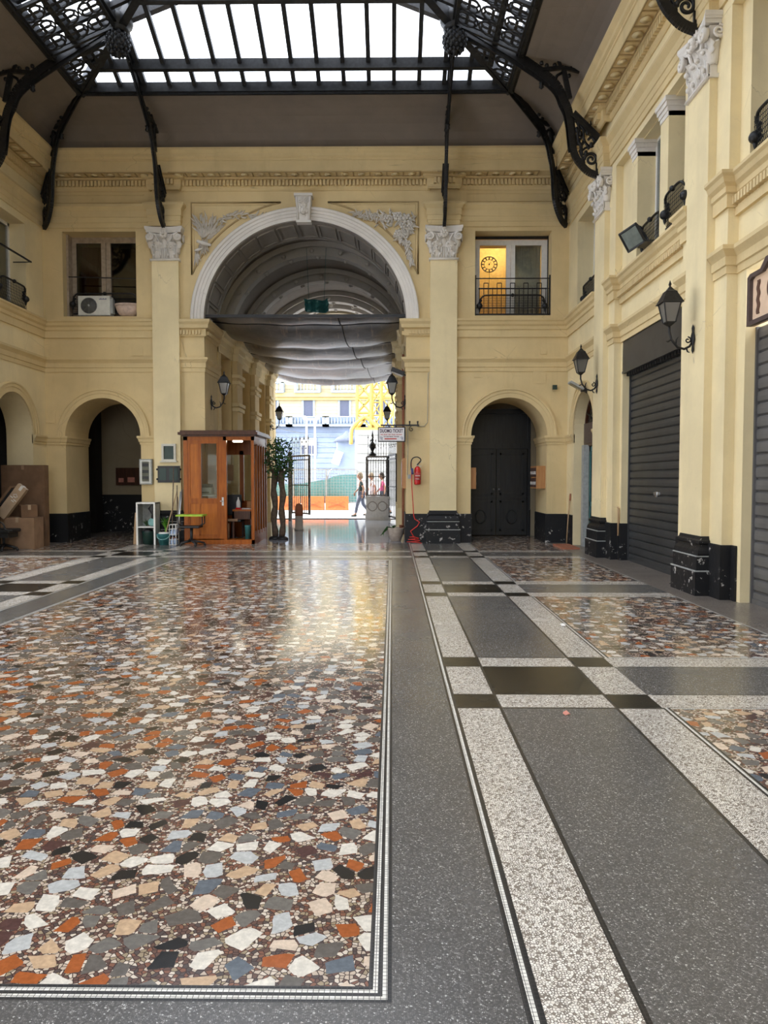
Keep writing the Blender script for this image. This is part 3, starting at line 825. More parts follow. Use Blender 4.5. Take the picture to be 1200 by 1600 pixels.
def capital(b, hw, dp):
    """z 0..0.8 above the necking; hw half width of the shaft, dp its projection"""
    b.box(-hw-.03, hw+.03, -dp-.03, .0, 0, .05)
    b.lathe([(.018, -hw-.03), (.018, hw+.03)], (0, -dp-.03, .025), 8, R=Matrix.Rotation(PI/2, 3, 'Y'))
    # bell
    n = 6
    for i in range(n):
        t0, t1 = i/n, (i+1)/n; f = lambda t: hw-.02+.09*t**2.5
        a, c = f(t0), f(t1); d0, d1 = dp-.01+.05*t0**2, dp-.01+.05*t1**2; z0, z1 = .05+.58*t0, .05+.58*t1
        b.add([(-a,0,z0),(a,0,z0),(a,-d0,z0),(-a,-d0,z0),(-c,0,z1),(c,0,z1),(c,-d1,z1),(-c,-d1,z1)], [(0,1,5,4),(1,2,6,5),(2,3,7,6),(3,0,4,7),(4,5,6,7)])
    # flutes
    for i in range(11):
        x = -hw+.04+i*(2*hw-.08)/10; b.tube([(x, -dp-.012, .06), (x, -dp-.02, .30)], .016, 6)
    # abacus with hollow sides
    P = []
    for i in range(13):
        u = -1+2*i/12; P.append((u*(hw+.12), -(dp+.045+.075*u*u)))
    P += [(hw+.12, 0.0), (-hw-.12, 0.0)]
    for z, h, k in ((.65, .05, .93), (.70, .03, .97), (.73, .06, 1.0)):
        b.plate([[(x*k, y*k) for x, y in P]], lambda u, v, z=z: (u, v, z), (0, 0, h))
    # volutes
    for s in (-1, 1):
        C = (s*(hw+.015), .535)
        b.tube(spiral(C, .095, 1.75, s, lambda u, v: (u, -dp-.11, v)), [.026-.013*i/26 for i in range(27)], 6)
        b.lathe([(.085, -.03), (.085, .03)], (C[0], -dp-.085, C[1]), 16, R=Matrix.Rotation(PI/2, 3, 'X'))
        b.ball((C[0], -dp-.125, C[1]), .026)
        b.tube([(C[0], -dp-.10, C[1]+.095), (s*(hw-.12), -dp-.05, .60), (s*(hw-.18), -dp-.04, .45), (s*(hw-.17), -dp-.03, .34)], [.03, .03, .026, .018], 6)
        b.tube(spiral((s*.085, .56), .045, 1.3, -s, lambda u, v: (u, -dp-.08, v), 16), .012, 5)
        # side volute
        b.tube(spiral((-dp*.4, .535), .085, 1.7, -1, lambda u, v, s=s: (s*(hw+.105), u, v), 22), .02, 5)
        leaf(b, (s*(hw+.0), -dp*.45, .18), .16, .28, .16, Matrix.Rotation(s*PI/2, 3, 'Z'))
    # two rows of leaves
    for x in (-hw*.52, hw*.52):
        leaf(b, (x, -dp+.0, .20), .23, .26, .17)
        leaf(b, (x, -dp+.0, .05), .17, .20, .12)
        for s in (-1, 1):
            b.ball((x+s*.075, -dp-.05, .14), .028, 0, 8, 1.3); b.ball((x+s*.085, -dp-.065, .36), .03, 0, 8)
        b.ball((x, -dp-.10, .30), .035, 0, 8)
    for x in (-hw, 0, hw): leaf(b, (x, -dp, .30), .13, .22, .12)
    # central flower
    for i in range(7):
        a = 2*PI*i/7; b.ball((.062*cos(a), -dp-.11, .60+.062*sin(a)), .04, 0, 8)
    b.ball((0, -dp-.15, .60), .032, 0, 8); leaf(b, (0, -dp-.06, .66), .1, .15, .07)
def plinth(b, hw, pj):
    for (z0, z1, h, p) in ((0, .31, hw+.085, pj+.10), (.325, .50, hw+.065, pj+.08)): b.box(-h, h, -p, 0, z0, z1)
    b.box(-hw-.09, hw+.09, -pj-.105, 0, .31, .325, 1); b.box(-hw-.07, hw+.07, -pj-.085, 0, .50, .513, 1)
    pr = [(hw+.062, .513), (hw+.07, .54), (hw+.06, .58), (hw+.03, .62), (hw+.02, .65), (hw+.045, .67), (hw+.045, .70), (hw+.02, .72), (hw+.01, .76)]
    for (a, z0), (c, z1) in zip(pr, pr[1:]):
        d0, d1 = a-hw+pj, c-hw+pj
        b.add([(-a,0,z0),(a,0,z0),(a,-d0,z0),(-a,-d0,z0),(-c,0,z1),(c,0,z1),(c,-d1,z1),(-c,-d1,z1)], [(1,2,6,5),(2,3,7,6),(3,0,4,7),(4,5,6,7)])
def pilaster(loc, rz, hw, pj, label):
    t = thing('pilaster', loc, label, 'pilaster', 'pilasters of the hall', rz)
    b = MB(); b.box(-hw, hw, -pj, 0, .76, 6.6); b.build('shaft', M['yellow_pale'], t)
    b = MB(); capital(b, hw, pj); b.T = None
    for v in b.v: v.z += 6.6
    tag(b.build('capital', M['white_stone'], t), 'white carved capital with leaves and scrolls')
    b = MB(); plinth(b, hw, pj); tag(b.build('plinth', [M['dado'], M['grey_plastic']], t), 'chipped black stepped plinth')
    return t
p0 = pilaster((PX[0], YB, 0), 0, .31, .12, 'yellow pilaster right of the great arch, behind the fire extinguisher and red hose')
p1 = copy_tree(p0, (PX[1], YB, 0), 0, 'yellow pilaster left of the great arch, behind the bucket and brooms')
p2 = pilaster((XR, 14.5, 0), -PI/2, .33, .10, 'far yellow pilaster on the right wall, just right of the narrow glass door')
p3 = copy_tree(p2, (XR, 9.9, 0), -PI/2, 'near yellow pilaster on the right wall between the two roller shutters')

# ------------------------------------------------------------------ iron roof brackets
BR = [(0.0,10.42),(1.75,9.33),(2.13,8.80),(2.24,8.46),(2.33,7.86),(2.56,7.52),(2.80,7.40)]     # lower chord (u, z), u from the boss
def catmull(P, k=6):
    out = []
    for i in range(len(P)-1):
        p0, p1, p2, p3 = P[max(i-1,0)], P[i], P[i+1], P[min(i+2,len(P)-1)]
        for j in range(k):
            t = j/k; out.append(tuple(.5*((2*b_)+(-a+c)*t+(2*a-5*b_+4*c-d)*t*t+(-a+3*b_-3*c+d)*t**3) for a, b_, c, d in zip(p0, p1, p2, p3)))
    out.append(tuple(P[-1])); return out
def bracket(hub, end, label, su):
    """from the boss to the wall; su stretches the bracket's reach"""
    a, c = Vector((hub[0], hub[1], 0)), Vector((end[0], end[1], 0)); d = (c-a); L = d.length; d /= L; nrm = Vector((-d.y, d.x, 0))
    t = wthing('iron_roof_bracket', (hub[0], hub[1], 10.36), label, 'roof bracket', 'black iron brackets carrying the glass roof')
    k = L/2.81
    P3 = lambda u, z, o=0: tuple(a + d*(L-(2.81-u)*(1 if u > 1.75 else 1)) + nrm*o + Vector((0,0,z))) if u > 1.75 else tuple(a + d*((L-1.06)*u/1.75) + nrm*o + Vector((0,0,z)))
    b = MB()
    cur = catmull(BR, 8)
    for (u0, z0), (u1, z1) in zip(cur, cur[1:]):
        b.bar(P3(u0, z0), P3(u1, z1), .12, .07, up=nrm)
        if u0 < 2.3: b.bar(P3(u0, z0-.055), P3(u1, z1-.055), .17, .02, up=nrm); b.bar(P3(u0, z0+.055), P3(u1, z1+.055), .17, .02, up=nrm)
    for i in range(9):
        u, z = cur[3+i*3]; b.ball(P3(u, z-.07), .035, 0, 6)
    u, z = 1.72, 9.28
    b.lathe([(.001, -.1), (.05, -.06), (.03, 0), (.05, .03)], P3(u-.02, z-.1), 8)
    b.build('rib', M['iron'], t)
    # strut with leafy fork up to the cove
    b = MB()
    b.bar(P3(2.24, 8.9), P3(2.12, 9.45), .09, .06, up=nrm); b.bar(P3(1.62, 9.45), P3(2.12, 9.50), .07, .06, up=nrm); b.bar(P3(2.12, 9.50), P3(2.42, 9.42), .06, .05, up=nrm)
    b.bar(P3(1.62, 9.45), P3(1.55, 9.58), .05, .05, up=nrm)
    b.tube([P3(2.12, 9.42), P3(2.0, 9.35), P3(1.93, 9.2), P3(1.97, 9.1)], [.03,.03,.025,.015], 6)
    for u, z in ((1.8, 9.5), (1.95, 9.51), (2.28, 9.5), (2.40, 9.42), (2.17, 9.15), (2.22, 9.3), (1.7, 9.55)): b.ball(P3(u, z+.04), .045, 0, 6)
    b.bar(P3(2.08, 9.50), P3(1.98, 9.72), .05, .04, up=nrm)
    b.build('cove_strut', M['iron'], t)
    # scrollwork panel below the cornice
    b = MB()
    b.bar(P3(2.30, 8.60), P3(2.80, 8.10), .11, .10, up=nrm)
    for o in (-.045, .045): b.bar(P3(2.33, 8.64, o), P3(2.80, 8.17, o), .02, .05, up=nrm)
    b.bar(P3(2.79, 7.42), P3(2.79, 8.15), .08, .03, up=nrm)
    def S(pts, r): b.tube([P3(u, z) for u, z in catmull(pts, 5)], r, 6)
    b.tube(spiral((2.66, 7.72), .13, 1.6, -1, lambda u, v: P3(u, v), 26, 0), [.035-.015*i/26 for i in range(27)], 6)
    S([(2.40,8.42),(2.50,8.3),(2.52,8.1),(2.62,7.98),(2.72,8.06),(2.66,8.15),(2.60,8.10)], .026)
    S([(2.62,7.92),(2.54,8.05),(2.46,7.98),(2.50,7.8)], .026)
    S([(2.36,8.55),(2.42,8.35),(2.40,8.15),(2.48,7.95)], .03)
    S([(2.45,7.86),(2.56,7.95),(2.70,7.97),(2.78,7.92)], .022)
    S([(2.53,7.62),(2.52,7.72),(2.47,7.80),(2.44,7.9)], .022)
    for (u, z) in ((2.42,8.45),(2.38,8.3),(2.45,8.22),(2.42,8.05),(2.47,7.9),(2.5,8.4),(2.58,8.25),(2.66,8.0),(2.56,7.84),(2.5,7.7)):
        b.ball(P3(u, z), .042, 0, 6, 1.5)
    for (u, z) in ((2.44,8.1),(2.41,8.25),(2.39,8.4),(2.45,7.95),(2.6,8.33)):
        b.tube([P3(u, z), P3(u+.05, z+.07), P3(u+.04, z+.14)], [.03,.022,.008], 5)
    b.build('scrollwork', M['iron'], t)
    return t
HR, HL = (PX[0], 14.5), (PX[1], 14.5)
bracket(HR, (PX[0], YB-.14), 'black iron bracket running straight down to the capital right of the great arch', 1)
bracket(HR, (XR-.09, YB-.09), 'black iron bracket slanting down into the far right corner of the hall', 1)
bracket(HR, (XR-.13, 14.5), 'black iron bracket with scrolls above the far capital of the right wall', 1)
bracket(HL, (PX[1], YB-.14), 'black iron bracket from the left boss down to the capital left of the great arch', 1)
bracket(HL, (XL+.09, YB-.09), 'black iron bracket slanting down into the far left corner of the hall', 1)
bracket(HL, (XL+.13, 14.5), 'black iron bracket at the left edge reaching from the left boss to the left wall', 1)
bracket((PX[0], 9.9), (XR-.13, 9.9), 'black iron scroll bracket at the top right above the nearest capital', 1)

def boss(hub, label):
    t = wthing('roof_boss', (hub[0], hub[1], 9.75), label, 'roof boss', 'cast iron bosses under the glass roof')
    b = MB(); c = (hub[0], hub[1], 0)
    b.lathe([(.05, 10.9), (.16, 10.75), (.19, 10.55), (.27, 10.50), (.29, 10.43), (.27, 10.36), (.2, 10.30), (.22, 10.25), (.12, 10.20)], c, 20)
    b.build('collar', M['frame_iron'], t)
    b = MB(); b.lathe([(.12, 10.22), (.19, 10.15), (.215, 10.05), (.20, 9.95), (.13, 9.86), (.05, 9.80), (.02, 9.74)], c, 18)
    for i in range(7):
        z = 10.16-.055*i; r = [.185,.205,.215,.21,.195,.165,.12][i]
        for j in range(11):
            a = 2*PI*(j+.5*(i % 2))/11; b.ball((hub[0]+r*cos(a), hub[1]+r*sin(a), z), .036, 0, 6, 1.2)
    b.build('pine_cone', M['frame_iron'], t)
boss(HR, 'dark iron pine-cone boss where the right-hand roof ribs meet')
boss(HL, 'dark iron pine-cone boss where the left-hand roof ribs meet')
# trusses rising from the bosses to the ridge, and pierced bracing next to the hips
b = MB()
for y in (14.5, 9.9, 5.3, .7):
    for s, h in ((1, PX[0]), (-1, PX[1])):
        b.bar((h, y, 10.45), (CX, y, 10.45+abs(h-CX)*.40), .14, .2); b.bar((h, y, 10.75), (CX, y, 11.3), .06, .08)
        b.bar((h, y, 10.5), (h+s*1.3, y, 9.92), .12, .16)
    if y < 14: b.bar((PX[0], y, 10.4), (PX[0], y+4.6, 10.4), .12, .18); b.bar((PX[1], y, 10.4), (PX[1], y+4.6, 10.4), .12, .18)
for h in PX:
    b.bar((h, 14.5, 10.5), (h, ey-.02, 9.9), .12, .16)
struct(b.build('trim_roof_trusses', M['frame_iron']))
def tracery(s, label):
    h = PX[0] if s > 0 else PX[1]; e = ex1 if s > 0 else ex0
    o = MB()
    def P(u, v, dz=0):      # u: 0 at eave .. 1.25 inwards, v: along Y
        return Vector((e-s*u, v, 9.84+u*SL-.16+dz))
    def ring(u, v, r, th=.035):
        o.tube([P(u+r*cos(2*PI*i/14), v+r*sin(2*PI*i/14)) for i in range(14)], th, 5, closed=True, flat=.8)
    for v0, v1 in ((13.0, 14.35), (14.65, 15.7)):
        u = .18
        rows = 3
        for i in range(rows):
            uu = .26+i*.42
            k = int((v1-v0)/.42)
            for j in range(k):
                vv = v0+.23+j*.42
                if ey-vv < uu+.12: continue
                for q in range(4):
                    a = PI/4+q*PI/2; ring(uu+.10*cos(a), vv+.10*sin(a), .085, .022)
                ring(uu, vv, .20, .02)
        for uu in (.04, 1.28): o.bar(P(uu, v0), P(uu, min(v1, ey-uu-.02)), .06, .05)
        for vv in (v0, v1):
            um = min(1.28, ey-vv-.02)
            if um > .1: o.bar(P(.04, vv), P(um, vv), .06, .06)
    t = o.build('roof_tracery', M['frame_iron']); tag(t, label, 'iron tracery', 'pierced iron panels under the glass roof')
tracery(1, 'pierced quatrefoil iron tracery under the glass at the top right, beside the right boss')
tracery(-1, 'pierced quatrefoil iron tracery under the glass at the top left, beside the left boss')

# ------------------------------------------------------------------ arch sculpture
t = wthing('keystone', (CX, YB, 7.6), 'carved white keystone with a mask at the crown of the great arch', 'keystone')
b = MB(); z0, z1 = 7.50, 8.10
b.add([(CX-.14,YB,z0),(CX+.14,YB,z0),(CX+.14,YB-.16,z0),(CX-.14,YB-.16,z0),(CX-.19,YB,z1),(CX+.19,YB,z1),(CX+.19,YB-.24,z1),(CX-.19,YB-.24,z1)], [(0,1,2,3),(4,5,6,7),(0,1,5,4),(1,2,6,5),(2,3,7,6),(3,0,4,7)])
b.box(CX-.21, CX+.21, YB-.27, YB, 8.07, 8.13); b.box(CX-.17, CX+.17, YB-.19, YB, 7.48, 7.53)
for s in (-1, 1):
    b.tube([(CX+s*.13, YB-.17, 7.55), (CX+s*.135, YB-.2, 7.8), (CX+s*.16, YB-.25, 8.05)], .028, 6)
    b.tube(spiral((CX+s*.07, 7.96), .06, 1.4, s, lambda u, v: (u, YB-.255, v), 16), .016, 5)
b.build('block', M['white_stone'], t)
b = MB(); b.ball((CX, YB-.19, 7.76), .085, 0, 12, 1.25); b.ball((CX, YB-.275, 7.75), .02, 0, 6, 1.8)
for s in (-1, 1): b.ball((CX+s*.035, YB-.262, 7.79), .016, 0, 6); b.ball((CX+s*.08, YB-.2, 7.74), .035, 0, 8, 1.8); b.ball((CX+s*.05, YB-.2, 7.87), .04, 0, 8)
b.box(CX-.03, CX+.03, YB-.275, YB-.24, 7.695, 7.71); leaf(b, (CX, YB-.15, 7.5), .16, .16, .1)
b.build('mask', M['white_stone'], t)

rnd = random.Random(4)
def sprig(b, p, ang, L, w, lift=.03):
    """slender relief leaf lying on the end wall"""
    c = Vector((p[0], YB-lift, p[1])); d = Vector((cos(ang), 0, sin(ang))); q = Vector((-sin(ang), 0, cos(ang)))
    vs = []; n = 5
    for i in range(n+1):
        t = i/n; ww = w*sin(PI*min(1, .12+t*.88))*.5+.002; bend = .12*L*t*t
        vs += [c+d*L*t+q*(bend-ww)+Vector((0,.012,0)), c+d*L*t+q*bend+Vector((0,-.022,0)), c+d*L*t+q*(bend+ww)+Vector((0,.012,0)), c+d*L*t+q*bend+Vector((0,.03,0))]
    fs = [(i*4+j, i*4+(j+1) % 4, (i+1)*4+(j+1) % 4, (i+1)*4+j) for i in range(n) for j in range(4)]+[(3,2,1,0), tuple(n*4+j for j in range(4))]
    b.add(vs, fs, 0, False)
# left: a tied sheaf of ears with foliage streaming right
b = MB()
for i in range(120):
    a = math.radians(rnd.uniform(35, 118)); r = rnd.uniform(.08, .50)*(1 if a > 1 else .9)
    sprig(b, (-4.36+r*cos(a)*1.05, 7.05+r*sin(a)*1.15), a+rnd.uniform(-.35,.35), rnd.uniform(.13,.22), rnd.uniform(.022,.04), rnd.uniform(.02,.07))
for i in range(60):
    u = rnd.uniform(0, 1); x = -4.05+1.15*u; z = 7.60+.10*sin(u*3)+rnd.uniform(-.09,.09)*(1.1-u)-.0*u
    sprig(b, (x, z), rnd.uniform(-.7, .9), rnd.uniform(.08,.16), .035, rnd.uniform(.02,.06))
for i in range(26):
    a = math.radians(rnd.uniform(235, 285)); sprig(b, (-4.36+rnd.uniform(-.09,.08), 7.10+rnd.uniform(-.15,.05)), a, rnd.uniform(.15,.3), .035, rnd.uniform(.02,.05))
for i in range(14): sprig(b, (-4.52+rnd.uniform(-.03,.03), 6.85+rnd.uniform(-.1,.05)), math.radians(rnd.uniform(250,280)), rnd.uniform(.15,.28), .035)
b.tube([(-4.50, YB-.08, 7.08), (-4.36, YB-.11, 7.02), (-4.18, YB-.08, 6.98)], [.035,.045,.03], 8)
b.tube([(-4.56, YB-.06, 6.86), (-4.48, YB-.09, 6.87), (-4.38, YB-.06, 6.92)], [.02,.04,.02], 8)
tag(b.build('spandrel_relief', M['white_stone']), 'white stucco relief of a tied sheaf in the left spandrel of the great arch', 'relief', 'stucco reliefs above the great arch')
# right: garland of rosettes and leaves hanging down
b = MB()
path = catmull([(-.85,7.73),(-.55,7.68),(-.30,7.62),(-.05,7.58),(.22,7.62),(.42,7.55),(.40,7.35),(.22,7.28),(.12,7.18),(.30,7.08),(.38,6.85),(.46,6.6)], 6)
for i, (x, z) in enumerate(path):
    wd = .06+.14*sin(PI*min(1, i/40)); 
    for j in range(5): sprig(b, (x+rnd.uniform(-wd,wd)*.6, z+rnd.uniform(-wd,wd)*.8), rnd.uniform(0, 2*PI) if i < 50 else -PI/2+rnd.uniform(-.6,.6), rnd.uniform(.07,.15), .04, rnd.uniform(.02,.07))
for (x, z, r) in ((-.45,7.66,.05),(-.12,7.60,.06),(.12,7.66,.07),(.33,7.6,.075),(.42,7.42,.06),(.24,7.45,.06),(.12,7.25,.06),(.3,7.2,.05),(.36,7.02,.05)):
    for k in range(6):
        a = 2*PI*k/6; b.ball((x+r*cos(a), YB-.05, z+r*sin(a)), r*.55, 0, 8)
    b.ball((x, YB-.08, z), r*.45, 0, 8)
tag(b.build('spandrel_relief', M['white_stone']), 'white stucco garland of flowers in the right spandrel of the great arch', 'relief', 'stucco reliefs above the great arch')

# ------------------------------------------------------------------ wall lanterns
def lantern_base(label, rz, loc, mi_open=False):
    """local: wall at y=0, arm towards -y"""
    t = thing('wall_lantern', loc, label, 'lantern', 'black wrought iron wall lanterns', rz)
    b = MB(); b.lathe([(.001,-.19),(.03,-.14),(.02,-.08),(.045,-.03),(.05,0),(.045,.05),(.02,.10),(.03,.15),(.001,.2)], (0,-.02,0), 10, sy=.5)
    b.build('wall_plate', M['iron'], t)
    b = MB()
    b.tube([(0,-.02,-.02),(0,-.06,-.09),(0,-.13,-.125),(0,-.22,-.10),(0,-.30,0),(0,-.33,.10),(0,-.33,.17)], .016, 8)
    b.tube(spiral((-.085, -.01), .045, 1.2, -1, lambda u, v: (0, u, v), 14), .010, 6)
    b.tube([(0,-.10,-.12),(0,-.085,-.16),(0,-.06,-.17)], [.012,.01,.006], 6); b.tube([(0,-.24,-.07),(0,-.235,0),(0,-.21,.03)], [.012,.01,.004], 6)
    b.tube([(0,-.30,0),(0,-.35,-.03),(0,-.37,-.02)], [.012,.01,.004], 6)
    b.build('arm', M['iron'], t)
    c = Vector((0,-.33,.17)); b = MB()
    R4 = lambda r, z, k: c+Vector((r*cos(PI/4+k*PI/2), r*sin(PI/4+k*PI/2), z))
    b.lathe([(.02,0),(.05,.02),(.085,.045),(.085,.055)], c, 4, R=Matrix.Rotation(PI/4,3,'Z'), smooth=False)
    for k in range(4):
        b.bar(R4(.085,.05,k), R4(.155,.30,k), .014, .014); b.bar(R4(.155,.30,k), R4(.155,.30,k+1), .016, .016); b.bar(R4(.085,.05,k), R4(.085,.05,k+1), .012, .012)
    cage = b.build('cage', M['iron'], t)
    b = MB()
    for k in range(4):
        q = [R4(.083,.055,k), R4(.083,.055,k+1), R4(.150,.295,k+1), R4(.150,.295,k)]; m = (q[0]+q[1])/2-c; m.z = 0; m = m.normalized()*.004
        b.add(q+[v-m for v in q], [(0,1,2,3),(7,6,5,4),(0,1,5,4),(1,2,6,5),(2,3,7,6),(3,0,4,7)])
    b.build('pane', M['lamp_glass'], t)
    b = MB(); b.lathe([(.20,.295),(.185,.31),(.105,.43),(.10,.445),(.06,.47),(.03,.50),(.012,.52),(.022,.545),(.001,.60)], c, 4, R=Matrix.Rotation(PI/4,3,'Z'), smooth=False)
    b.build('roof', M['iron'], t)
    b = MB(); b.lathe([(.02,.06),(.02,.14),(.035,.17),(.04,.22),(.02,.26)], c, 10); b.build('bulb', M['white'], t)
    return t
l0 = lantern_base('wall lantern on the near right pilaster beside the grey shutter', -PI/2, (XR-.10, 9.9, 3.33))
copy_tree(l0, (XR-.10, 14.5, 3.33), -PI/2, 'wall lantern on the far right pilaster above the narrow glass door')
copy_tree(l0, (CX-2.35, 17.95, 3.33), PI/2, 'wall lantern on the left jamb of the great arch above the wooden booth')
copy_tree(l0, (CX+2.35, 17.95, 3.33), -PI/2, 'wall lantern on the right jamb of the great arch above the ticket sign')
copy_tree(l0, (CX-2.18, 25.6, 3.33), PI/2, 'small distant wall lantern on the left side of the passage near the street')
copy_tree(l0, (CX+2.18, 25.6, 3.33), -PI/2, 'small distant wall lantern in the passage just above the ticket sign')

# ------------------------------------------------------------------ windows of the upper floor
def balconette(b, w, h=.50, T=None):
    """local: x across, -y forward, z from the sill"""
    b.T = T
    x = w/2-.04
    b.tube(catmull([(-x,-.04,.30),(-x+.02,-.10,.40),(-x+.09,-.13,.47),(-x+.2,-.14,.49),(0,-.14,.49),(x-.2,-.14,.49),(x-.09,-.13,.47),(x-.02,-.10,.40),(x,-.04,.30)], 3), .02, 8)
    b.ball((0,-.145,.49), .045, 0, 8)
    for s in (-1, 1):
        b.ball((s*(x+.0),-.11,.24), .075, 0, 12); b.lathe([(.001,-.1),(.02,-.05),(.03,0)], (s*x,-.11,.18), 8); b.tube([(s*x,-.02,.26),(s*x,-.11,.24)], .02, 6)
        for k in range(3): b.ball((s*(x-.02*k), -.08, .32+.03*k), .03, 0, 6)
    b.box(-x, x, -.10, -.06, .0, .03)
    for i in range(int(2*x/.035)):
        u = -x+.02+i*.035; b.bar((u,-.08,.0), (u,-.12,.22), .006, .006); b.bar((u,-.12,.22), (u,-.13,.48), .006, .006)
    for k in range(7): b.bar((-x,-.085-.04*min(1,k/3),.06+k*.06), (x,-.085-.04*min(1,k/3),.06+k*.06), .006, .006)
    b.T = None
def window_frame(b, x0, x1, z0, z1, y, wd=.08, mull=True, T=None, dep=.07):
    b.T = T
    b.box(x0, x0+wd, y, y+dep, z0, z1); b.box(x1-wd, x1, y, y+dep, z0, z1); b.box(x0+wd, x1-wd, y, y+dep, z1-wd, z1); b.box(x0+wd, x1-wd, y, y+dep, z0, z0+wd)
    if mull: c = (x0+x1)/2; b.box(c-wd*.8, c-.006, y-.01, y+dep, z0+wd, z1-wd); b.box(c+.006, c+wd*.8, y-.01, y+dep, z0+wd, z1-wd)
    b.T = None
# left window of the end wall
x0, x1, z0, z1 = WINL
b = MB(); window_frame(b, x0, x1, z0, z1, YB+.42, .14); b.box(x0, x0+.05, YB+.2, YB+.42, z0, z1)
wl = struct(b.build('window_4', M['wood_frame']))
b = MB(); b.box(x0+.1, x1-.1, YB+.45, YB+.456, z0+.1, z1-.1); b.build('pane', M['glass_dark'], wl)
b = MB()
b.box(-8.2, -5.5, 20, 20.1, 5.1, 7.9); b.box(-8.3, -8.2, 18.7, 20, 5.1, 7.9); b.box(-5.5, -5.4, 18.7, 20, 5.1, 7.9); b.box(-8.3, -5.4, 18.7, 20.1, 7.9, 8); b.box(-8.3, -5.4, 18.7, 20.1, 5, 5.1)
struct(b.build('wall_room_left', M['darkroom']))
b = MB(); 
for i in range(14):
    x = -7.45+i*.055; b.tube([(x, YB+.62+.02*(i % 2), 5.35), (x, YB+.62-.02*(i % 2), 7.15)], .034, 6)
tag(b.build('red_curtain', M['red_cloth']), 'dark red curtain behind the left pane of the upper left window', 'curtain')
# right window of the end wall with its lit room
x0, x1, z0, z1 = WINR
b = MB(); window_frame(b, x0+.02, x1-.02, z0, z1-.08, YB+.40, .13)
wr = struct(b.build('window_5', M['white_frame']))
b = MB(); b.box(x0+.1, x1-.1, YB+.44, YB+.446, z0+.1, z1-.1); b.build('pane', M['glass'], wr)
b = MB(); b.box(x0, x1, YB+.36, YB+.40, z1-.07, z1-.01); b.box(x0, x0+.02, YB+.36, YB+.40, z0, z1); b.box(x1-.02, x1, YB+.36, YB+.40, z0, z1); b.build('window_guard', M['iron'], wr)
b = MB()
b.box(1.3, 4.3, 20, 20.1, 5.1, 7.9); b.box(1.2, 1.3, 18.7, 20, 5.1, 7.9); b.box(4.3, 4.4, 18.7, 20, 5.1, 7.9); b.box(1.2, 4.4, 18.7, 20.1, 7.9, 8); b.box(1.2, 4.4, 18.7, 20.1, 5, 5.1)
struct(b.build('wall_room_right', M['ochre_room']))
bl = bpy.data.lights.new('room_lamp', 'POINT'); bl.energy = 45; bl.color = (1, .82, .55); bl.shadow_soft_size = .15
blo = bpy.data.objects.new('room_lamp', bl); COL.objects.link(blo); blo.location = (2.7, 19.3, 7.5)
b = MB(); 
for i in range(26):
    x = 2.83+i*.027; b.tube([(x, YB+.56+.02*(i % 2), 5.4), (x+.01*sin(i), YB+.56-.02*(i % 2), 7.2)], .019, 6)
tag(b.build('white_curtain', M['curtain']), 'white gathered curtain behind the right pane of the upper right window', 'curtain')
t = wthing('wall_clock', (2.33, YB+.75, 6.75), 'round skeleton wall clock with black numerals inside the upper right window', 'clock')
b = MB(); c = Vector((2.33, YB+.75, 6.75))
for r, th in ((.19, .012), (.12, .006)): b.tube([c+Vector((r*cos(2*PI*i/28), 0, r*sin(2*PI*i/28))) for i in range(28)], th, 6, closed=True)
for i in range(12):
    a = 2*PI*i/12; 
    for k in (-1, 0, 1): b.bar(c+Vector((.125*cos(a+.05*k),0,.125*sin(a+.05*k))), c+Vector((.185*cos(a+.05*k),0,.185*sin(a+.05*k))), .008, .01)
b.bar(c+Vector((0, .0, -1.3+.0)), c+Vector((0,0,-.2)), .008, .008)
b.build('dial', M['iron'], t)
b = MB(); b.bar(c, c+Vector((.05,-.01,.08)), .012, .006); b.bar(c, c+Vector((-.02,-.012,.14)), .008, .006); b.ball(c, .018, 0, 8); b.build('hands', M['iron'], t)
def rail_things():
    t = wthing('window_railing', (2.79, YB, 5.32), 'black iron art-deco railing with ball knobs across the upper right window', 'railing')
    b = MB(); balconette_T = Matrix.Translation((2.79, YB+.22, 5.33)); balconette(b, 1.6, T=balconette_T); b.build('balconette', M['iron'], t)
    b = MB(); y = YB+.09
    b.bar((1.92,y,6.22),(3.66,y,6.22),.022,.022); b.bar((1.92,y,5.36),(3.66,y,5.36),.03,.03); b.bar((1.92,y,5.52),(3.66,y,5.52),.015,.02); b.bar((1.93,y,5.33),(1.93,y,6.3),.03,.03); b.bar((3.65,y,5.33),(3.65,y,6.3),.03,.03)
    n = 16
    for i in range(n):
        x = 2.02+i*1.54/(n-1); top = 6.11 if i % 3 else 6.0; b.bar((x,y,5.36),(x,y,top),.016,.016)
        if i % 3 == 1: b.bar((x,y,6.11),(x+1.54/(n-1),y,6.11),.018,.018)
        if i % 3 == 2 and i < n-1: b.bar((x,y,5.98),(x+1.54/(n-1)*2,y,5.98),.012,.012)
    b.bar((2.0,y,5.98),(3.58,y,5.98),.02,.03)
    b.build('grille', M['iron'], t)
rail_things()
t = wthing('window_railing', (-6.8, YB, 5.32), 'black iron railing with ball knobs across the upper left window, behind the air conditioner', 'railing')
b = MB(); balconette(b, 1.62, T=Matrix.Translation((-6.76, YB+.32, 5.42))); b.build('balconette', M['iron'], t)
b = MB(); b.bar((-7.55, YB+.05, 6.28), (-5.94, YB+.05, 6.23), .022, .022); b.build('top_bar', M['iron'], t)
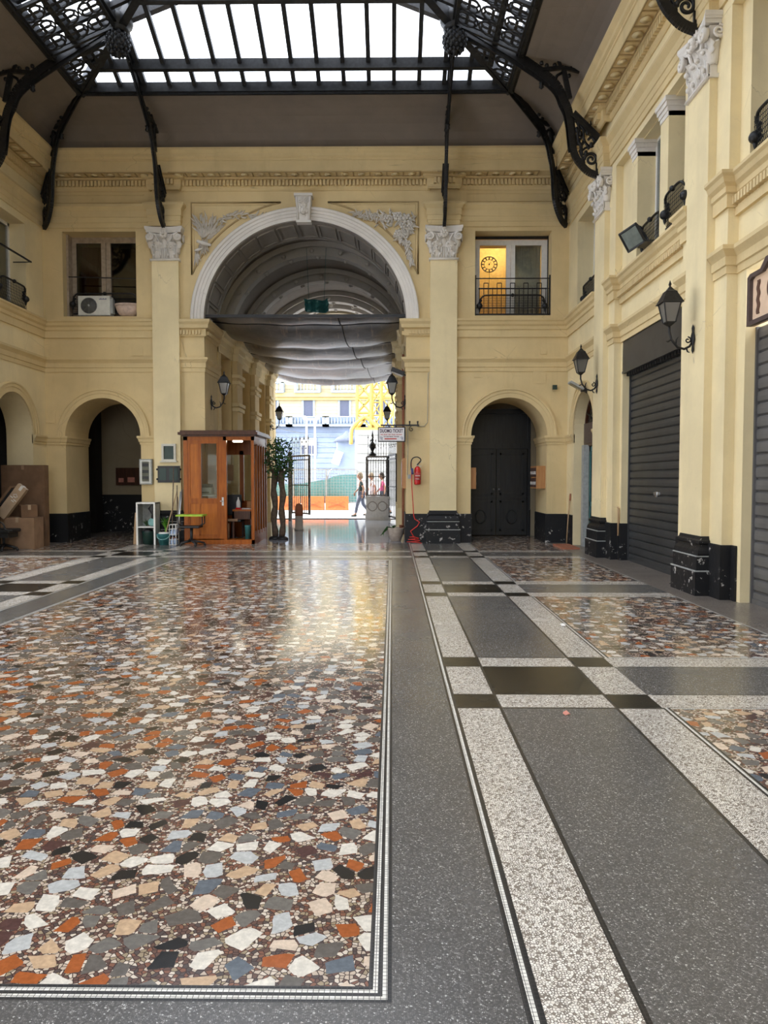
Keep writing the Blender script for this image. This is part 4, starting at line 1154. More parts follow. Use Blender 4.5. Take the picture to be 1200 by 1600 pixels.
# outdoor unit and tub on its sill
t = wthing('air_conditioner', (-6.98, YB+.2, 5.32), 'beige outdoor air conditioning unit on the sill of the upper left window', 'air conditioner')
b = MB(); b.box(-7.33, -6.58, YB+.02, YB+.28, 5.34, 5.82); b.build('casing', M['ac'], t, bevel=.012)
b = MB(); c = Vector((-7.07, YB+.015, 5.58))
b.lathe([(.19,0),(.19,.01)], c, 28, R=Matrix.Rotation(PI/2,3,'X')); fan = b.build('fan_guard', M['black_plastic'], t)
b = MB()
for r in (.06,.09,.12,.15,.18): b.tube([c+Vector((r*cos(2*PI*i/24), -.012, r*sin(2*PI*i/24))) for i in range(24)], .003, 4, closed=True)
for i in range(8): b.bar(c+Vector((0,-.012,0)), c+Vector((.19*cos(i*PI/4),-.012,.19*sin(i*PI/4))), .004,.004)
b.ball(c+Vector((0,-.02,0)), .03, 0, 8); b.build('wire_grille', M['grey_plastic'], t)
b = MB(); b.box(-7.33, -6.58, YB+.0, YB+.02, 5.34, 5.36); b.box(-6.58,-6.53,YB+.05,YB+.2,5.4,5.75); b.build('side_valve_cover', M['grey_plastic'], t)
def text(body, size, loc, mat, name, parent, rz=0, ext=.002, align='CENTER', sx=1.0):
    c = bpy.data.curves.new(name, 'FONT'); c.body = body; c.size = size; c.extrude = ext; c.offset = size*.028; c.align_x = align; c.align_y = 'CENTER'
    o = bpy.data.objects.new(name, c); COL.objects.link(o); c.materials.append(mat)
    o.rotation_euler = (PI/2, 0, rz); o.scale = (sx, 1, 1)
    if parent is not None: o.parent = parent; o.location = Vector(loc)-rootloc(parent)
    else: o.location = loc
    return o
b = MB()
for i in range(6): b.box(-6.83+i*.03, -6.812+i*.03, YB+.012, YB+.018, 5.725, 5.745+.012*(i % 2))
b.build('badge', M['ink_blue'], t)
b = MB(T=Matrix.Translation((-6.22, YB+.17, 5.35)))
b.lathe([(.12,0),(.17,.01),(.24,.10),(.28,.22),(.285,.25),(.30,.25),(.30,.30),(.27,.30),(.26,.24)], n=28, sx=1.0, sy=.55)
tag(b.build('planter_tub', M['planter_pink']), 'pale clay tub on the sill right of the air conditioner', 'planter')

# right wall upper windows and railings
def side_window(n, y0, y1, z1, T=None, mat='white_frame', X=4.42):
    b = MB(T); z0 = 5.24
    b.box(X, X+.06, y0, y0+.07, z0, z1); b.box(X, X+.06, y1-.07, y1, z0, z1); b.box(X, X+.06, y0, y1, z1-.07, z1); b.box(X, X+.06, y0, y1, z0, z0+.07); c = (y0+y1)/2; b.box(X-.01, X+.06, c-.05, c+.05, z0, z1)
    o = struct(b.build('window_%d' % n, M[mat])); b = MB(T); b.box(X+.02, X+.026, y0+.05, y1-.05, z0+.05, z1-.05); b.build('pane', M['glass'], o)
side_window(6, 11.69, 12.78, 7.3); side_window(7, 10.62, 11.38, 7.3); side_window(8, 14.95, 16.6, 7.25); side_window(9, 14.95, 16.6, 7.25, MIR); side_window(10, 7.75, 8.95, 7.3)
b = MB()
for y0, y1 in ((11.69, 12.78), (10.62, 11.38), (14.95, 16.6)):
    b.box(4.52, 4.56, y0, y1, 5.24, 7.3)
tag(b.build('window_blinds', M['curtain']), 'pale blinds behind the upper windows of the right wall', 'blinds', kind='stuff')
def side_rail(y, w, label, T=None, X=4.30):
    R = Matrix.Translation((X, y, 5.25)) @ Matrix.Rotation(-PI/2, 4, 'Z')
    if T: R = T @ R
    b = MB(); b.T = None; balconette(b, w, T=R); o = b.build('window_railing', M['iron'])
    tag(o, label, 'railing')
side_rail(12.235, 1.05, 'black iron railing with a ball knob in the upper right-wall window beside the floodlight')
side_rail(10.95, .85, 'black iron railing with a ball knob in the upper right-wall window nearest the near pilaster', X=4.18)
side_rail(15.8, 1.55, 'black iron railing with a ball knob in the upper right-wall window above the glass door')
side_rail(8.3, 1.1, 'black iron knob railing at the right edge above the beige shop sign', X=4.3)
side_rail(15.85, 1.2, 'black iron railing with a ball knob in the upper left-wall window', T=MIR, X=4.1)
b = MB(T=MIR); b.bar((3.9, 16.5, 6.35), (3.9, 15.2, 6.35), .03, .03); b.bar((3.9,16.5,6.35),(4.3,16.5,6.35),.02,.02); b.bar((3.9,15.2,6.35),(4.3,15.2,6.35),.02,.02)
tag(b.build('window_bar', M['iron']), 'thin black bar across the upper window of the left wall', 'rail')
# caps of the slender piers
b = MB()
for y0, y1 in ((12.78, 13.02), (11.38, 11.69)):
    for i, o in enumerate((.012, .028, .05, .072)): b.box(4.12-o, 4.42, y0-o, y1+o, 7.02+i*.07, 7.09+i*.07)
struct(b.build('trim_pier_caps', M['white_stone']))

# ------------------------------------------------------------------ roller shutters
def shutter(y0, y1, zt, X, mat, n, label, boxed):
    t = wthing('roller_shutter', (X, (y0+y1)/2, 0), label, 'shutter')
    b = MB(); h = zt/n; pr = []
    for i in range(n):
        z = i*h; pr += [(0, z+.012), (-.012, z+.02), (-.016, z+h*.5), (-.012, z+h-.02), (0, z+h-.012), (.012, z+h-.008), (.012, z+h)]
    vs = [(X+o, y, z) for y in (y0, y1) for o, z in pr]; k = len(pr)
    b.add(vs, [(i, i+1, k+i+1, k+i) for i in range(k-1)]); b.box(X+.014, X+.03, y0, y1, 0, zt)
    b.build('slats', M[mat], t)
    b = MB(); b.box(X-.03, X+.03, y0, y1, .0, .06); b.build('bottom_rail', M[mat], t)
    for y in (y0, y1): b = MB(); b.box(X-.04, X+.04, y-.03, y+.03, 0, zt); b.build('guide_rail', M[mat], t)
    b = MB(); ym = (y0+y1)/2; b.box(X-.03, X-.012, ym-.12, ym+.12, zt*.36, zt*.36+.05); b.box(X-.036, X-.02, ym-.04, ym+.04, zt*.36-.03, zt*.36+.06); b.build('lock_plate', M['metal'], t)
    if boxed:
        b = MB(); b.box(X-.16, X+.15, y0-.02, y1+.02, 3.43, 4.0); b.box(X-.17, X-.12, y0-.02, y1+.02, 3.41, 3.45); tag(b.build('housing', M['shutter'], t), 'plain grey metal shutter housing')
        b = MB()
        for i in range(24): y = y0+.05+i*(y1-y0-.1)/23; b.box(X-.1, X-.02, y-.02, y+.02, 3.36, 3.43)
        tag(b.build('fringe', M['black_plastic'], t), kind='stuff')
shutter(10.8, 13.68, 3.41, 4.36, 'shutter', 25, 'dark grey roller shutter with plain housing between the two right pilasters', True)
shutter(5.95, 8.97, 3.3, 4.36, 'shutter_light', 22, 'lighter grey roller shutter at the right edge under the beige sign', False)
# beige sign above the near shutter
t = wthing('shop_sign', (4.15, 7.6, 3.6), 'beige shop sign with brown frame, wavy stroke and brown letter at the right edge', 'sign')
def sg(u, v): return (4.17, u, v)
def clip(y0, y1, z0, z1, c): return [(y1, z0), (y1, z1-.03), (y1-.06, z1), (y1-.30, z1), (y1-.42, z1+.10), (y0+.42, z1+.10), (y0+.30, z1), (y0+.06, z1), (y0, z1-.03), (y0, z0)]
b = MB(); b.plate([clip(6.0, 8.80, 3.27, 3.86, 0)], sg, (.05, 0, 0)); b.build('board', M['beige_sign'], t)
b = MB(); o = clip(6.0, 8.80, 3.27, 3.86, 0); cen = (7.4, 3.58)
inn = [(cen[0]+(y-cen[0])*.955, cen[1]+(z-cen[1])*.84) for y, z in o]
b.plate([o, inn], lambda u, v: (4.13, u, v), (.05, 0, 0)); b.build('sign_frame', M['brown_frame'], t)
b = MB(); L = []; Rr = []
for i in range(17):
    z = 3.38+.38*i/16; w_ = .012*sin(i*1.15); L.append((8.60+w_+.03, z)); Rr.append((8.60+w_-.03, z))
b.plate([L+Rr[::-1]], lambda u, v: (4.16, u, v), (.01, 0, 0)); b.build('wavy_stroke', M['brown_ink'], t)
text('O', .34, (4.155, 8.28, 3.60), M['brown_ink'], 'letter', t, -PI/2, sx=.8)

# ------------------------------------------------------------------ doors
# narrow glass door under the arch of the right wall
b = MB(); X = 4.30
b.plate([archloop(15.9, .86, 0, 2.5), rect(15.12, 16.68, 0.02, 2.22), [(15.9-.78*cos(PI*i/20), 2.5+.04+.78*sin(PI*i/20)) for i in range(21)]], lambda u, v: (X, u, v), (.08, 0, 0))
d = struct(b.build('door_1', M['wood_dark']))
b = MB(); b.box(X-.02, X+.02, 15.1, 16.7, 2.28, 2.72); b.build('transom_board', M['brown_frame'], d)
b = MB(); b.box(X-.026, X-.02, 15.75, 15.93, 2.36, 2.62); tag(b.build('notice', M['paper'], d), 'small white notice')
b = MB()
for i in range(9): a = PI*(i+.5)/9; b.tube([(X+.02, 15.9+.1*cos(a), 2.56+.1*sin(a)), (X+.02, 15.9+.45*cos(a+.15), 2.56+.45*sin(a+.15)), (X+.02, 15.9+.78*cos(a), 2.56+.76*sin(a))], .014, 6)
for r in (.3, .55):
    for i in range(14): a = PI*(i+.5)/14; b.tube([(X+.02, 15.9+r*cos(a)+.06*cos(2*PI*j/10), 2.56+r*sin(a)+.06*sin(2*PI*j/10)) for j in range(10)], .007, 5, closed=True)
b.build('fanlight_grille', M['iron'], d)
b = MB(); b.box(X-.1, X+.02, 16.38, 16.56, 0, 2.24); tag(b.build('side_panel', M['grey_plastic'], d), 'light grey upright panel')
b = MB()
for y0, y1 in ((15.14, 15.72), (15.74, 16.34)):
    b.box(X+.02, X+.06, y0, y0+.07, 0, 2.2); b.box(X+.02, X+.06, y1-.07, y1, 0, 2.2); b.box(X+.02, X+.06, y0, y1, 2.1, 2.2); b.box(X+.02, X+.06, y0, y1, 0, .2); b.box(X+.02, X+.06, y0, y1, .9, 1.0)
lf = b.build('door_leaf', M['teal'], d)
b = MB(); b.box(X+.03, X+.036, 15.18, 16.3, .1, 2.15); b.build('door_glass', M['glass_dark'], lf)
b = MB(); b.bar((X-.03, 15.72, 1.0), (X-.03, 15.72, 1.25), .02, .02); b.build('door_handle', M['metal'], lf)
b = MB(); b.box(3.62, 3.98, 15.75, 16.75, 0, .035)
tag(b.build('doormat', M['terracotta']), 'brown doormat in front of the narrow glass door', 'doormat')
# great dark door behind the right small arch
b = MB(); Y = 19.55
b.box(1.80, 1.92, Y, Y+.12, 0, 3.3); b.box(3.55, 3.66, Y, Y+.12, 0, 3.3); b.box(1.8, 3.66, Y, Y+.12, 3.2, 3.32); b.box(1.8, 3.66, Y-.03, Y+.12, 2.28, 2.42)
b.box(1.9, 3.56, Y+.06, Y+.10, 2.42, 3.2)
d2 = struct(b.build('door_2', M['door_grey']))
for s, (x0, x1) in enumerate(((1.93, 2.72), (2.74, 3.54))):
    b = MB(); b.box(x0, x1, Y+.03, Y+.09, .02, 2.28)
    for z0, z1 in ((.12, .92), (1.08, 2.18)):
        b.box(x0+.08, x1-.08, Y+.005, Y+.03, z0, z0+.05); b.box(x0+.08, x1-.08, Y+.005, Y+.03, z1-.05, z1); b.box(x0+.08, x0+.13, Y+.005, Y+.03, z0, z1); b.box(x1-.13, x1-.08, Y+.005, Y+.03, z0, z1)
        if z0 < .5: b.tube([((x0+x1)/2+.13*cos(2*PI*i/16), Y+.02, .5+.18*sin(2*PI*i/16)) for i in range(16)], .02, 6, closed=True)
    b.box(x0, x1, Y+.0, Y+.03, .97, 1.02)
    l = b.build('door_leaf', M['door_grey'], d2)
    b = MB(); b.ball((2.66 if s == 0 else 2.80, Y-.01, 1.22), .03, 0, 8); b.build('door_knob', M['metal'], l)
# ------------------------------------------------------------------ tarpaulin under the vault
t = wthing('tarpaulin', (CX, 22, 5.2), 'grey sagging tarpaulin stretched across the passage under the vault', 'tarpaulin')
b = MB(); cab = [17.5, 18.1, 20.2, 22.0, 23.8, 26.4, 27.6]; nx = 22; rows = []
def tz(x, y):
    u = (x-CX)/2.3; k = max(i for i in range(len(cab)-1) if cab[i] <= y+1e-6); s = (y-cab[k])/(cab[k+1]-cab[k])
    return 5.36-.10*min(1, (y-17.5)/2)-.16*(1-u*u)*min(1, (y-17.4)/1.5)-.20*sin(PI*s)**.8*(1-u**4)*(.35 if k == 0 else 1)+.015*sin(x*5+y*2)
ysamp = []
for a, c in zip(cab, cab[1:]):
    m = 4 if c-a < 1 else 9; ysamp += [a+(c-a)*i/m for i in range(m)]

ysamp = [y for y in ysamp if y < 27.15]
vs = [(CX-2.3+4.6*i/nx, y, tz(CX-2.3+4.6*i/nx, y)) for y in ysamp for i in range(nx+1)]
n0 = len(vs); m = nx+1
vs += [(x, y, z+.012) for x, y, z in vs]
fs = []
for j in range(len(ysamp)-1):
    for i in range(nx):
        q = (j*m+i, j*m+i+1, (j+1)*m+i+1, (j+1)*m+i); fs += [q, tuple(n0+k for k in reversed(q))]
for i in range(nx): fs += [(i, i+1, n0+i+1, n0+i), ((len(ysamp)-1)*m+i, (len(ysamp)-1)*m+i+1, n0+(len(ysamp)-1)*m+i+1, n0+(len(ysamp)-1)*m+i)]
b.add(vs, fs, 0, True); b.build('sheet', M['tarp'], t)
for y in cab[:-1]:
    b = MB(); b.tube([(CX-2.32+4.64*i/12, y, tz(CX-2.32+4.64*i/12, y)-.012) for i in range(13)], .014, 6); b.build('cable', M['iron'], t)
b = MB(); b.tube([(CX+.75+.05*j*.3, ysamp[j], tz(CX+.75+.05*j*.3, ysamp[j])-.01) for j in range(len(ysamp))], .012, 6); b.build('seam', M['iron'], t)
b = MB(); b.box(CX-2.34, CX+2.34, 17.46, 17.52, 5.30, 5.37); b.build('front_hem', M['black_plastic'], t)
b = MB(); rr = random.Random(2); vs = []; 
for j in range(7):
    for i in range(9): vs.append((-2.02+.62*(i/8-.5)+rr.uniform(-.02,.02), 19.9+.12*sin(i*1.1)+rr.uniform(-.03,.03), 5.98+.34*j/6+.03*sin(i)+(.04 if i in (0, 8) else 0)))
k = len(vs); vs += [(x, y+.03, z) for x, y, z in vs]
fs = [q for j in range(6) for i in range(8) for q in ((j*9+i, j*9+i+1, (j+1)*9+i+1, (j+1)*9+i), (k+(j+1)*9+i, k+(j+1)*9+i+1, k+j*9+i+1, k+j*9+i))]
rim = list(range(9))+[j*9+8 for j in range(1, 7)]+[54+i for i in range(7, -1, -1)]+[j*9 for j in range(5, 0, -1)]
fs += [(rim[i], rim[(i+1) % len(rim)], k+rim[(i+1) % len(rim)], k+rim[i]) for i in range(len(rim))]
b.add(vs, fs, 0)
for s in (-.2, .2): b.tube([(-2.02+s, 19.95, 6.3), (-2.02+s*1.3, 19.95, 7.75)], .006, 5)
tag(b.build('green_sheet', M['teal']), 'small crumpled dark green sheet hanging under the vault above the tarpaulin', 'sheet')

# ------------------------------------------------------------------ porter's booth
KY = 16.95
t = wthing('wooden_booth', (-4.0, KY, 0), 'orange-brown wooden booth with glass panes and open door left of the passage', 'booth')
def kx(px): return onY(KY, px, 760).x
def kz(py): return onY(KY, 340, py).z
x0, x1 = kx(287), kx(397)
b = MB()
for a, c in ((287, 293.5), (349, 354), (392.5, 397)): b.box(kx(a), kx(c), KY, KY+.08, 0, 2.5)
b.box(x0, x1, KY, KY+.08, kz(688), 2.5); b.box(x0, kx(351), KY+.01, KY+.07, 0, .12); b.box(kx(354), x1, KY, KY+.5, 0, .10)
# side frame along the passage and rear frame
xs_, ys_ = kx(396.5), 18.68
b.box(xs_-.06, xs_, KY+.05, ys_, 2.28, 2.5); b.box(xs_-.06, xs_, KY+.05, ys_, 0, .28); b.box(xs_-.07, xs_+.01, ys_-.08, ys_, 0, 2.5)
for i in range(1, 5): y = KY+.08+(ys_-KY-.1)*i/5; b.box(xs_-.05, xs_+.01, y-.03, y+.03, .2, 2.3)
b.box(-4.36, xs_, ys_-.06, ys_, 2.1, 2.5); b.box(-4.36, xs_, ys_-.06, ys_, 0, .95)
for x in (-4.33, -3.78, -3.3): b.box(x-.05, x+.05, ys_-.06, ys_, .9, 2.2)
b.build('frame', M['wood'], t)
b = MB()
b.box(x0-.10, x1+.10, KY-.09, 17.38, 2.50, 2.56); b.box(-4.36, x1+.10, 17.38, ys_+.06, 2.50, 2.56); b.box(x0-.06, x1+.06, KY-.05, 17.38, 2.56, 2.60); b.box(-4.36, x1+.06, 17.38, ys_, 2.56, 2.60); b.box(x0-.03, x1+.03, KY-.03, KY, 2.46, 2.5)
b.build('roof_board', M['wood_dark'], t)
b = MB()    # fixed front leaf
gx0, gx1, gz0, gz1 = kx(314.5), kx(339), kz(778.5), kz(693)
for a, c in ((293.5, 297), (339, 349)): b.box(kx(a), kx(c), KY+.01, KY+.06, .1, kz(688))
b.box(kx(297), kx(339), KY+.01, KY+.06, kz(787), gz0); b.box(kx(297), kx(339), KY+.01, KY+.06, gz1, kz(688)); b.box(kx(297), kx(339), KY+.01, KY+.06, .1, .22)
b.box(kx(310), gx0, KY+.01, KY+.06, gz0, gz1); b.box(kx(310), kx(313), KY+.01, KY+.06, .2, kz(787))
b.box(gx0-.02, gx1+.02, KY-.005, KY+.01, gz0-.02, gz0); b.box(gx0-.02, gx1+.02, KY-.005, KY+.01, gz1, gz1+.02); b.box(gx0-.02, gx0, KY-.005, KY+.01, gz0, gz1); b.box(gx1, gx1+.02, KY-.005, KY+.01, gz0, gz1)
leafp = b.build('front_leaf', M['wood'], t)
b = MB(); b.box(kx(297), kx(310), KY+.025, KY+.05, .2, kz(693)); b.box(kx(313), kx(339), KY+.025, KY+.05, .2, kz(787)); b.build('inset_panel', M['wood_panel'], leafp)
b = MB(); b.box(gx0, gx1, KY+.03, KY+.036, gz0, gz1); b.build('pane', M['glass'], leafp)
b = MB(); b.box(kx(346.5), kx(349.5), KY-.01, KY+.01, kz(790), kz(777)); b.tube([(kx(348), KY-.01, kz(783)), (kx(348), KY-.05, kz(783)), (kx(344.5), KY-.055, kz(783))], .011, 6); b.build('door_handle', M['metal'], leafp)
b = MB(); b.box(xs_-.03, xs_-.024, KY+.08, ys_-.08, .28, 2.28); b.box(-4.3, xs_-.05, ys_-.035, ys_-.03, .95, 2.1); b.build('pane', M['glass'], t)
b = MB(); b.box(-4.36, -4.33, 17.4, ys_, 0, 2.5); b.box(x0+.02, -4.36, 17.34, 17.38, 0, 2.5); b.build('inner_panel', M['wood'], t)
b = MB(); b.box(kx(354), xs_-.06, KY+.5, ys_-.06, 0, .05); b.box(x0, kx(354), KY+.08, 17.34, 0, .05); b.build('booth_floor', M['grey_plastic'], t)
b = MB(); b.lathe([(.001,-.12),(.025,-.11),(.025,.11),(.001,.12)], (kx(367), KY+.35, kz(688)-.0), 10, R=Matrix.Rotation(PI/2, 3, 'Y')); b.build('tube_lamp', M['tube_light'], t)
# furniture in the booth
t = wthing('writing_desk', (-3.5, 17.9, 0), 'small wooden desk inside the booth against its glass side', 'desk')
b = MB(); b.box(-3.75, -3.27, 17.35, 18.5, .74, .78); b.build('desktop', M['wood'], t)
b = MB(); b.box(-3.75, -3.27, 17.35, 17.39, .55, .74); b.box(-3.30, -3.27, 17.39, 18.5, .4, .74); b.build('apron', M['wood_dark'], t)
for x, y in ((-3.73, 17.37), (-3.31, 17.37), (-3.73, 18.46), (-3.31, 18.46)):
    b = MB(); b.box(x-.02, x+.02, y-.02, y+.02, .05, .74); b.build('leg', M['wood_dark'], t)
t = wthing('office_chair', (-3.78, 17.55, 0), 'black office chair with tan seat edge inside the booth doorway', 'chair')
b = MB(); b.box(-4.02, -3.55, 17.35, 17.8, .48, .54); b.build('seat', M['black_plastic'], t, bevel=.02)
b = MB(); b.box(-4.0, -3.62, 17.30, 17.36, .50, .56); b.build('seat_edge', M['card'], t, bevel=.01)
b = MB(); b.box(-3.98, -3.62, 17.78, 17.86, .62, 1.12); b.build('backrest', M['black_plastic'], t, bevel=.03)
b = MB(); b.tube([(-3.8, 17.58, .08), (-3.8, 17.58, .48)], .03, 8)
for i in range(5): a = 2*PI*i/5+.3; b.tube([(-3.8, 17.58, .12), (-3.8+.24*cos(a), 17.58+.24*sin(a), .07)], .018, 6)
b.build('base', M['black_plastic'], t)
b = MB(); b.box(-3.98, -3.80, 17.12, 17.26, .10, .46)
tag(b.build('cardboard_box', M['card']), 'upright cardboard box standing inside the booth doorway', 'box')
b = MB(T=Matrix.Translation((-3.36, 17.2, .10))); b.lathe([(.06,0),(.075,.3),(.08,.32),(.07,.31)], n=14)
tag(b.build('waste_bin', M['teal']), 'narrow dark bin inside the booth doorway on the right', 'bin')
b = MB(T=Matrix.Translation((-3.66, 17.6, .78))); b.lathe([(.045,0),(.05,.02),(.05,.16),(.035,.2),(.015,.24),(.015,.28)], n=14)
tag(b.build('spray_bottle', M['white']), 'white bottle with dark cap standing on the desk in the booth', 'bottle')
b = MB(); b.obox((-3.5, 17.6, .79), (.13, .1, .008), Matrix.Rotation(.3, 3, 'Z')); tag(b.build('paper_sheets', M['paper']), 'white papers lying on the desk in the booth', 'papers')
b = MB(); b.obox((-3.62, 17.45, .80), (.06, .045, .02), Matrix.Rotation(-.2, 3, 'Z')); tag(b.build('red_packet', M['red']), 'red packet at the front of the desk in the booth', 'packet')
b = MB(); b.box(-3.52, -3.35, 17.95, 18.15, .78, .95); tag(b.build('wooden_box', M['box_wood']), 'small wooden box at the back of the desk in the booth', 'box')
b = MB(); b.box(-4.15, -3.98, 18.55, 18.56, 1.45, 1.85); tag(b.build('notice_sheet', M['card_light']), 'beige notice taped to the rear glass of the booth', 'notice')
t = wthing('printer', (-4.62, 17.2, 1.2), 'grey printer on a shelf behind the fixed pane of the booth', 'printer')
b = MB(); b.box(-4.47, -4.16, KY+.11, 17.32, 1.14, 1.30); b.build('body', M['grey_plastic'], t, bevel=.01)
b = MB(); b.box(-4.44, -4.19, KY+.10, 17.3, 1.30, 1.38); b.box(-4.42, -4.22, KY+.08, KY+.12, 1.17, 1.2); b.build('lid', M['black_plastic'], t)
b = MB(); b.box(-4.50, -4.12, KY+.09, 17.33, 1.10, 1.13); b.box(-4.50, -4.12, KY+.09, 17.33, .78, .80); struct(b.build('trim_booth_shelf', M['white']))
b = MB(); b.box(-4.42, -4.18, KY+.12, 17.3, .81, 1.02); tag(b.build('storage_box', M['white']), 'white storage box below the printer in the booth', 'box')

# swivel chair with lime board before the booth
t = wthing('swivel_stool', (-4.48, 16.55, 0), 'black swivel chair base with lime green board on top before the booth', 'chair')
b = MB(); b.box(-4.80, -4.20, 16.35, 16.75, .665, .70); tag(b.build('board', M['lime'], t), 'lime green board')
b = MB(); b.box(-4.74, -4.28, 16.37, 16.73, .40, .45); b.build('seat', M['black_plastic'], t, bevel=.02)
for s, x in ((-1, -4.77), (1, -4.23)):
    b = MB(); b.tube([(x, 16.45, .665), (x+s*.0, 16.45, .50), (x-s*.12, 16.5, .40)], .014, 6); b.tube([(x, 16.66, .665), (x, 16.66, .50), (x-s*.12, 16.6, .40)], .014, 6); b.build('armrest_bracket', M['black_plastic'], t)
b = MB(); b.tube([(-4.5, 16.55, .10), (-4.5, 16.55, .4)], .035, 10); b.build('column', M['black_plastic'], t)
for i in range(5):
    a = 2*PI*i/5+.2; b = MB(); e = Vector((-4.5+.29*cos(a), 16.55+.26*sin(a), .06)); b.tube([(-4.5, 16.55, .12), e], [.03, .018], 8); b.build('leg', M['black_plastic'], t)
    b = MB(); b.lathe([(.028,-.015),(.028,.015)], (e.x, e.y, .028), 10, R=Matrix.Rotation(PI/2, 3, 'X')); b.build('castor', M['black_plastic'], t)

# ------------------------------------------------------------------ odds and ends left of the booth
def sx(px, Y=17.0): return onY(Y, px, 820).x
t = wthing('shelf_unit', (-5.55, 16.89, 0), 'white-edged open shelf unit with one shelf left of the bucket', 'shelf')
X0, X1 = -5.80, -5.37
b = MB(); b.box(X0, X0+.03, 16.74, 17.11, 0, .96); b.box(X1-.03, X1, 16.74, 17.11, 0, .96); b.box(X0, X1, 17.08, 17.11, .02, .96); b.build('side_panel', M['grey_plastic'], t)
b = MB(); b.box(X0, X1, 16.73, 17.11, .93, .965); b.box(X0+.03, X1-.03, 16.73, 17.09, .39, .415); b.box(X0-.002, X0+.035, 16.72, 16.745, 0, .96); b.box(X1-.035, X1+.002, 16.72, 16.745, 0, .96); b.build('white_edging', M['white'], t)
t = wthing('waste_bin', (-5.6, 16.89, 0), 'dark green bin with a full bag on the floor of the shelf unit', 'bin')
b = MB(T=Matrix.Translation((-5.58, 16.9, 0))); b.lathe([(.12,0),(.145,.28),(.15,.3),(.13,.3)], n=20, sy=.95); b.build('body', M['green_dark'], t)
for v in t.children[0].data.vertices: v.co -= Vector((-5.6, 16.89, 0)) if abs(v.co.x) > 3 else Vector((0,0,0))
b = MB(T=Matrix.Translation((-5.58, 16.87, .31))); b.ball((0,0,0), .11, 0, 12, .45); b.build('bag', M['black_plastic'], t)
b = MB(T=Matrix.Translation((-5.47, 16.84, .42)) @ Matrix.Rotation(1.25, 4, 'X')); b.lathe([(.05,0),(.095,.05),(.10,.055),(.09,.05),(.045,.01)], (0,.09,-.02), 20)
tag(b.build('basin', M['teal_light']), 'pale teal basin standing on edge on the middle shelf', 'basin')
b = MB(); 
for i in range(4): b.tube([(X1-.07, 16.77+.02*i, .93), (X1-.10-.015*i, 16.79+.02*i, .82), (X1-.05, 16.79, .70), (X1-.09, 16.81, .60)], [.02,.06,.05,.03], 8)
tag(b.build('black_bag', M['black_plastic']), 'black bag hanging from the top of the shelf unit', 'bag')
def plant(b, c, n, L, spread, seed, w=.03, up=1.0):
    r = random.Random(seed); c = Vector(c)
    for i in range(n):
        a = r.uniform(0, 2*PI); e = r.uniform(.2, 1)*spread; h = L*r.uniform(.6, 1)*up
        P = [c+Vector((cos(a)*e*t, sin(a)*e*t, h*(t-.45*t*t*e/spread))) for t in (0, .33, .66, 1)]
        b.tube(P, [w*.4, w, w*.8, .003], 4, flat=.25)
b = MB(); plant(b, (-5.62, 16.89, .42), 26, .22, .13, 3, .014)
tag(b.build('potted_herbs', M['leaf']), 'low green plant on the middle shelf of the shelf unit', 'plant')
b = MB(); R = Matrix.Rotation(.07, 3, 'Y'); b.obox((-5.89, 16.96, .36), (.035, .02, .36), R)
tag(b.build('wooden_plank', M['wood_pale']), 'pale plank leaning against the wall left of the shelf unit', 'plank')
b = MB(); plant(b, (-5.23, 17.01, .35), 22, .42, .14, 5, .022); b.tube([(-5.23, 17.01, .0), (-5.22, 17.01, .38)], .02, 6)
tag(b.build('leafy_plant', M['leaf_bright']), 'bright green leafy plant between the shelf unit and the brooms', 'plant')
t = wthing('mop_bucket', (-5.2, 16.77, 0), 'teal mop bucket with pale handle right of the shelf unit', 'bucket')
b = MB(T=None); c = (-5.18, 16.74, 0); b.lathe([(.105,0),(.14,.22),(.15,.24),(.15,.26),(.135,.26),(.13,.22)], c, 24); b.build('pail', M['teal'], t)
b = MB(); b.tube([(-5.18+.15*cos(a), 16.74-.15*abs(sin(a))*.6-.03, .24-.11*abs(sin(a))) for a in [PI*i/12 for i in range(13)]], .009, 6); b.build('handle', M['teal_light'], t)
b = MB(); b.lathe([(.09,.2),(.12,.26),(.10,.29),(.03,.28)], c, 16); b.build('wringer', M['white'], t)
def stick(a, c, r, mat, label, cat='broom', name='broom', brush=None, bm=None):
    t = wthing(name, tuple(a), label, cat); b = MB(); b.tube([a, c], r, 8); b.build('handle', M[mat], t)
    if brush:
        b = MB(); a = Vector(a); b.box(a.x-brush[0], a.x+brush[0], a.y-.03, a.y+.03, a.z-.02, a.z+brush[1]); b.build('head', M[bm], t)
stick((-5.03, 16.84, .05), (-5.06, 17.15, 1.78), .012, 'bark', 'tallest thin dark broom handle leaning over the black notice board', brush=(.11, .12), bm='terracotta')
stick((-5.16, 16.76, .20), (-4.98, 17.13, 1.22), .012, 'wood_pale', 'pale mop handle standing in the teal bucket', 'mop', 'mop', (.05, .08), 'terracotta')
stick((-4.93, 16.94, .1), (-4.98, 17.13, 1.35), .011, 'bark', 'dark brown stick leaning on the wall beside the mop handle', 'stick', 'stick')
stick((-4.88, 16.99, .3), (-4.97, 17.13, 1.08), .014, 'wood_pale', 'light brown stick leaning behind the bottle crate', 'stick', 'stick')
stick((-4.90, 16.89, .3), (-4.86, 17.12, 1.25), .02, 'metal', 'silver metal tube leaning in the corner beside the booth', 'tube', 'metal_tube')
stick((-4.93, 16.91, .3), (-4.90, 17.12, 1.20), .016, 'grey_plastic', 'grey tube leaning just left of the silver one', 'tube', 'metal_tube')
t = wthing('bottle_crate', (-4.98, 16.74, 0), 'wire crate of plastic bottles between the bucket and the booth', 'crate')
b = MB(); a0, a1, y0, y1 = -5.04, -4.89, 16.69, 16.91
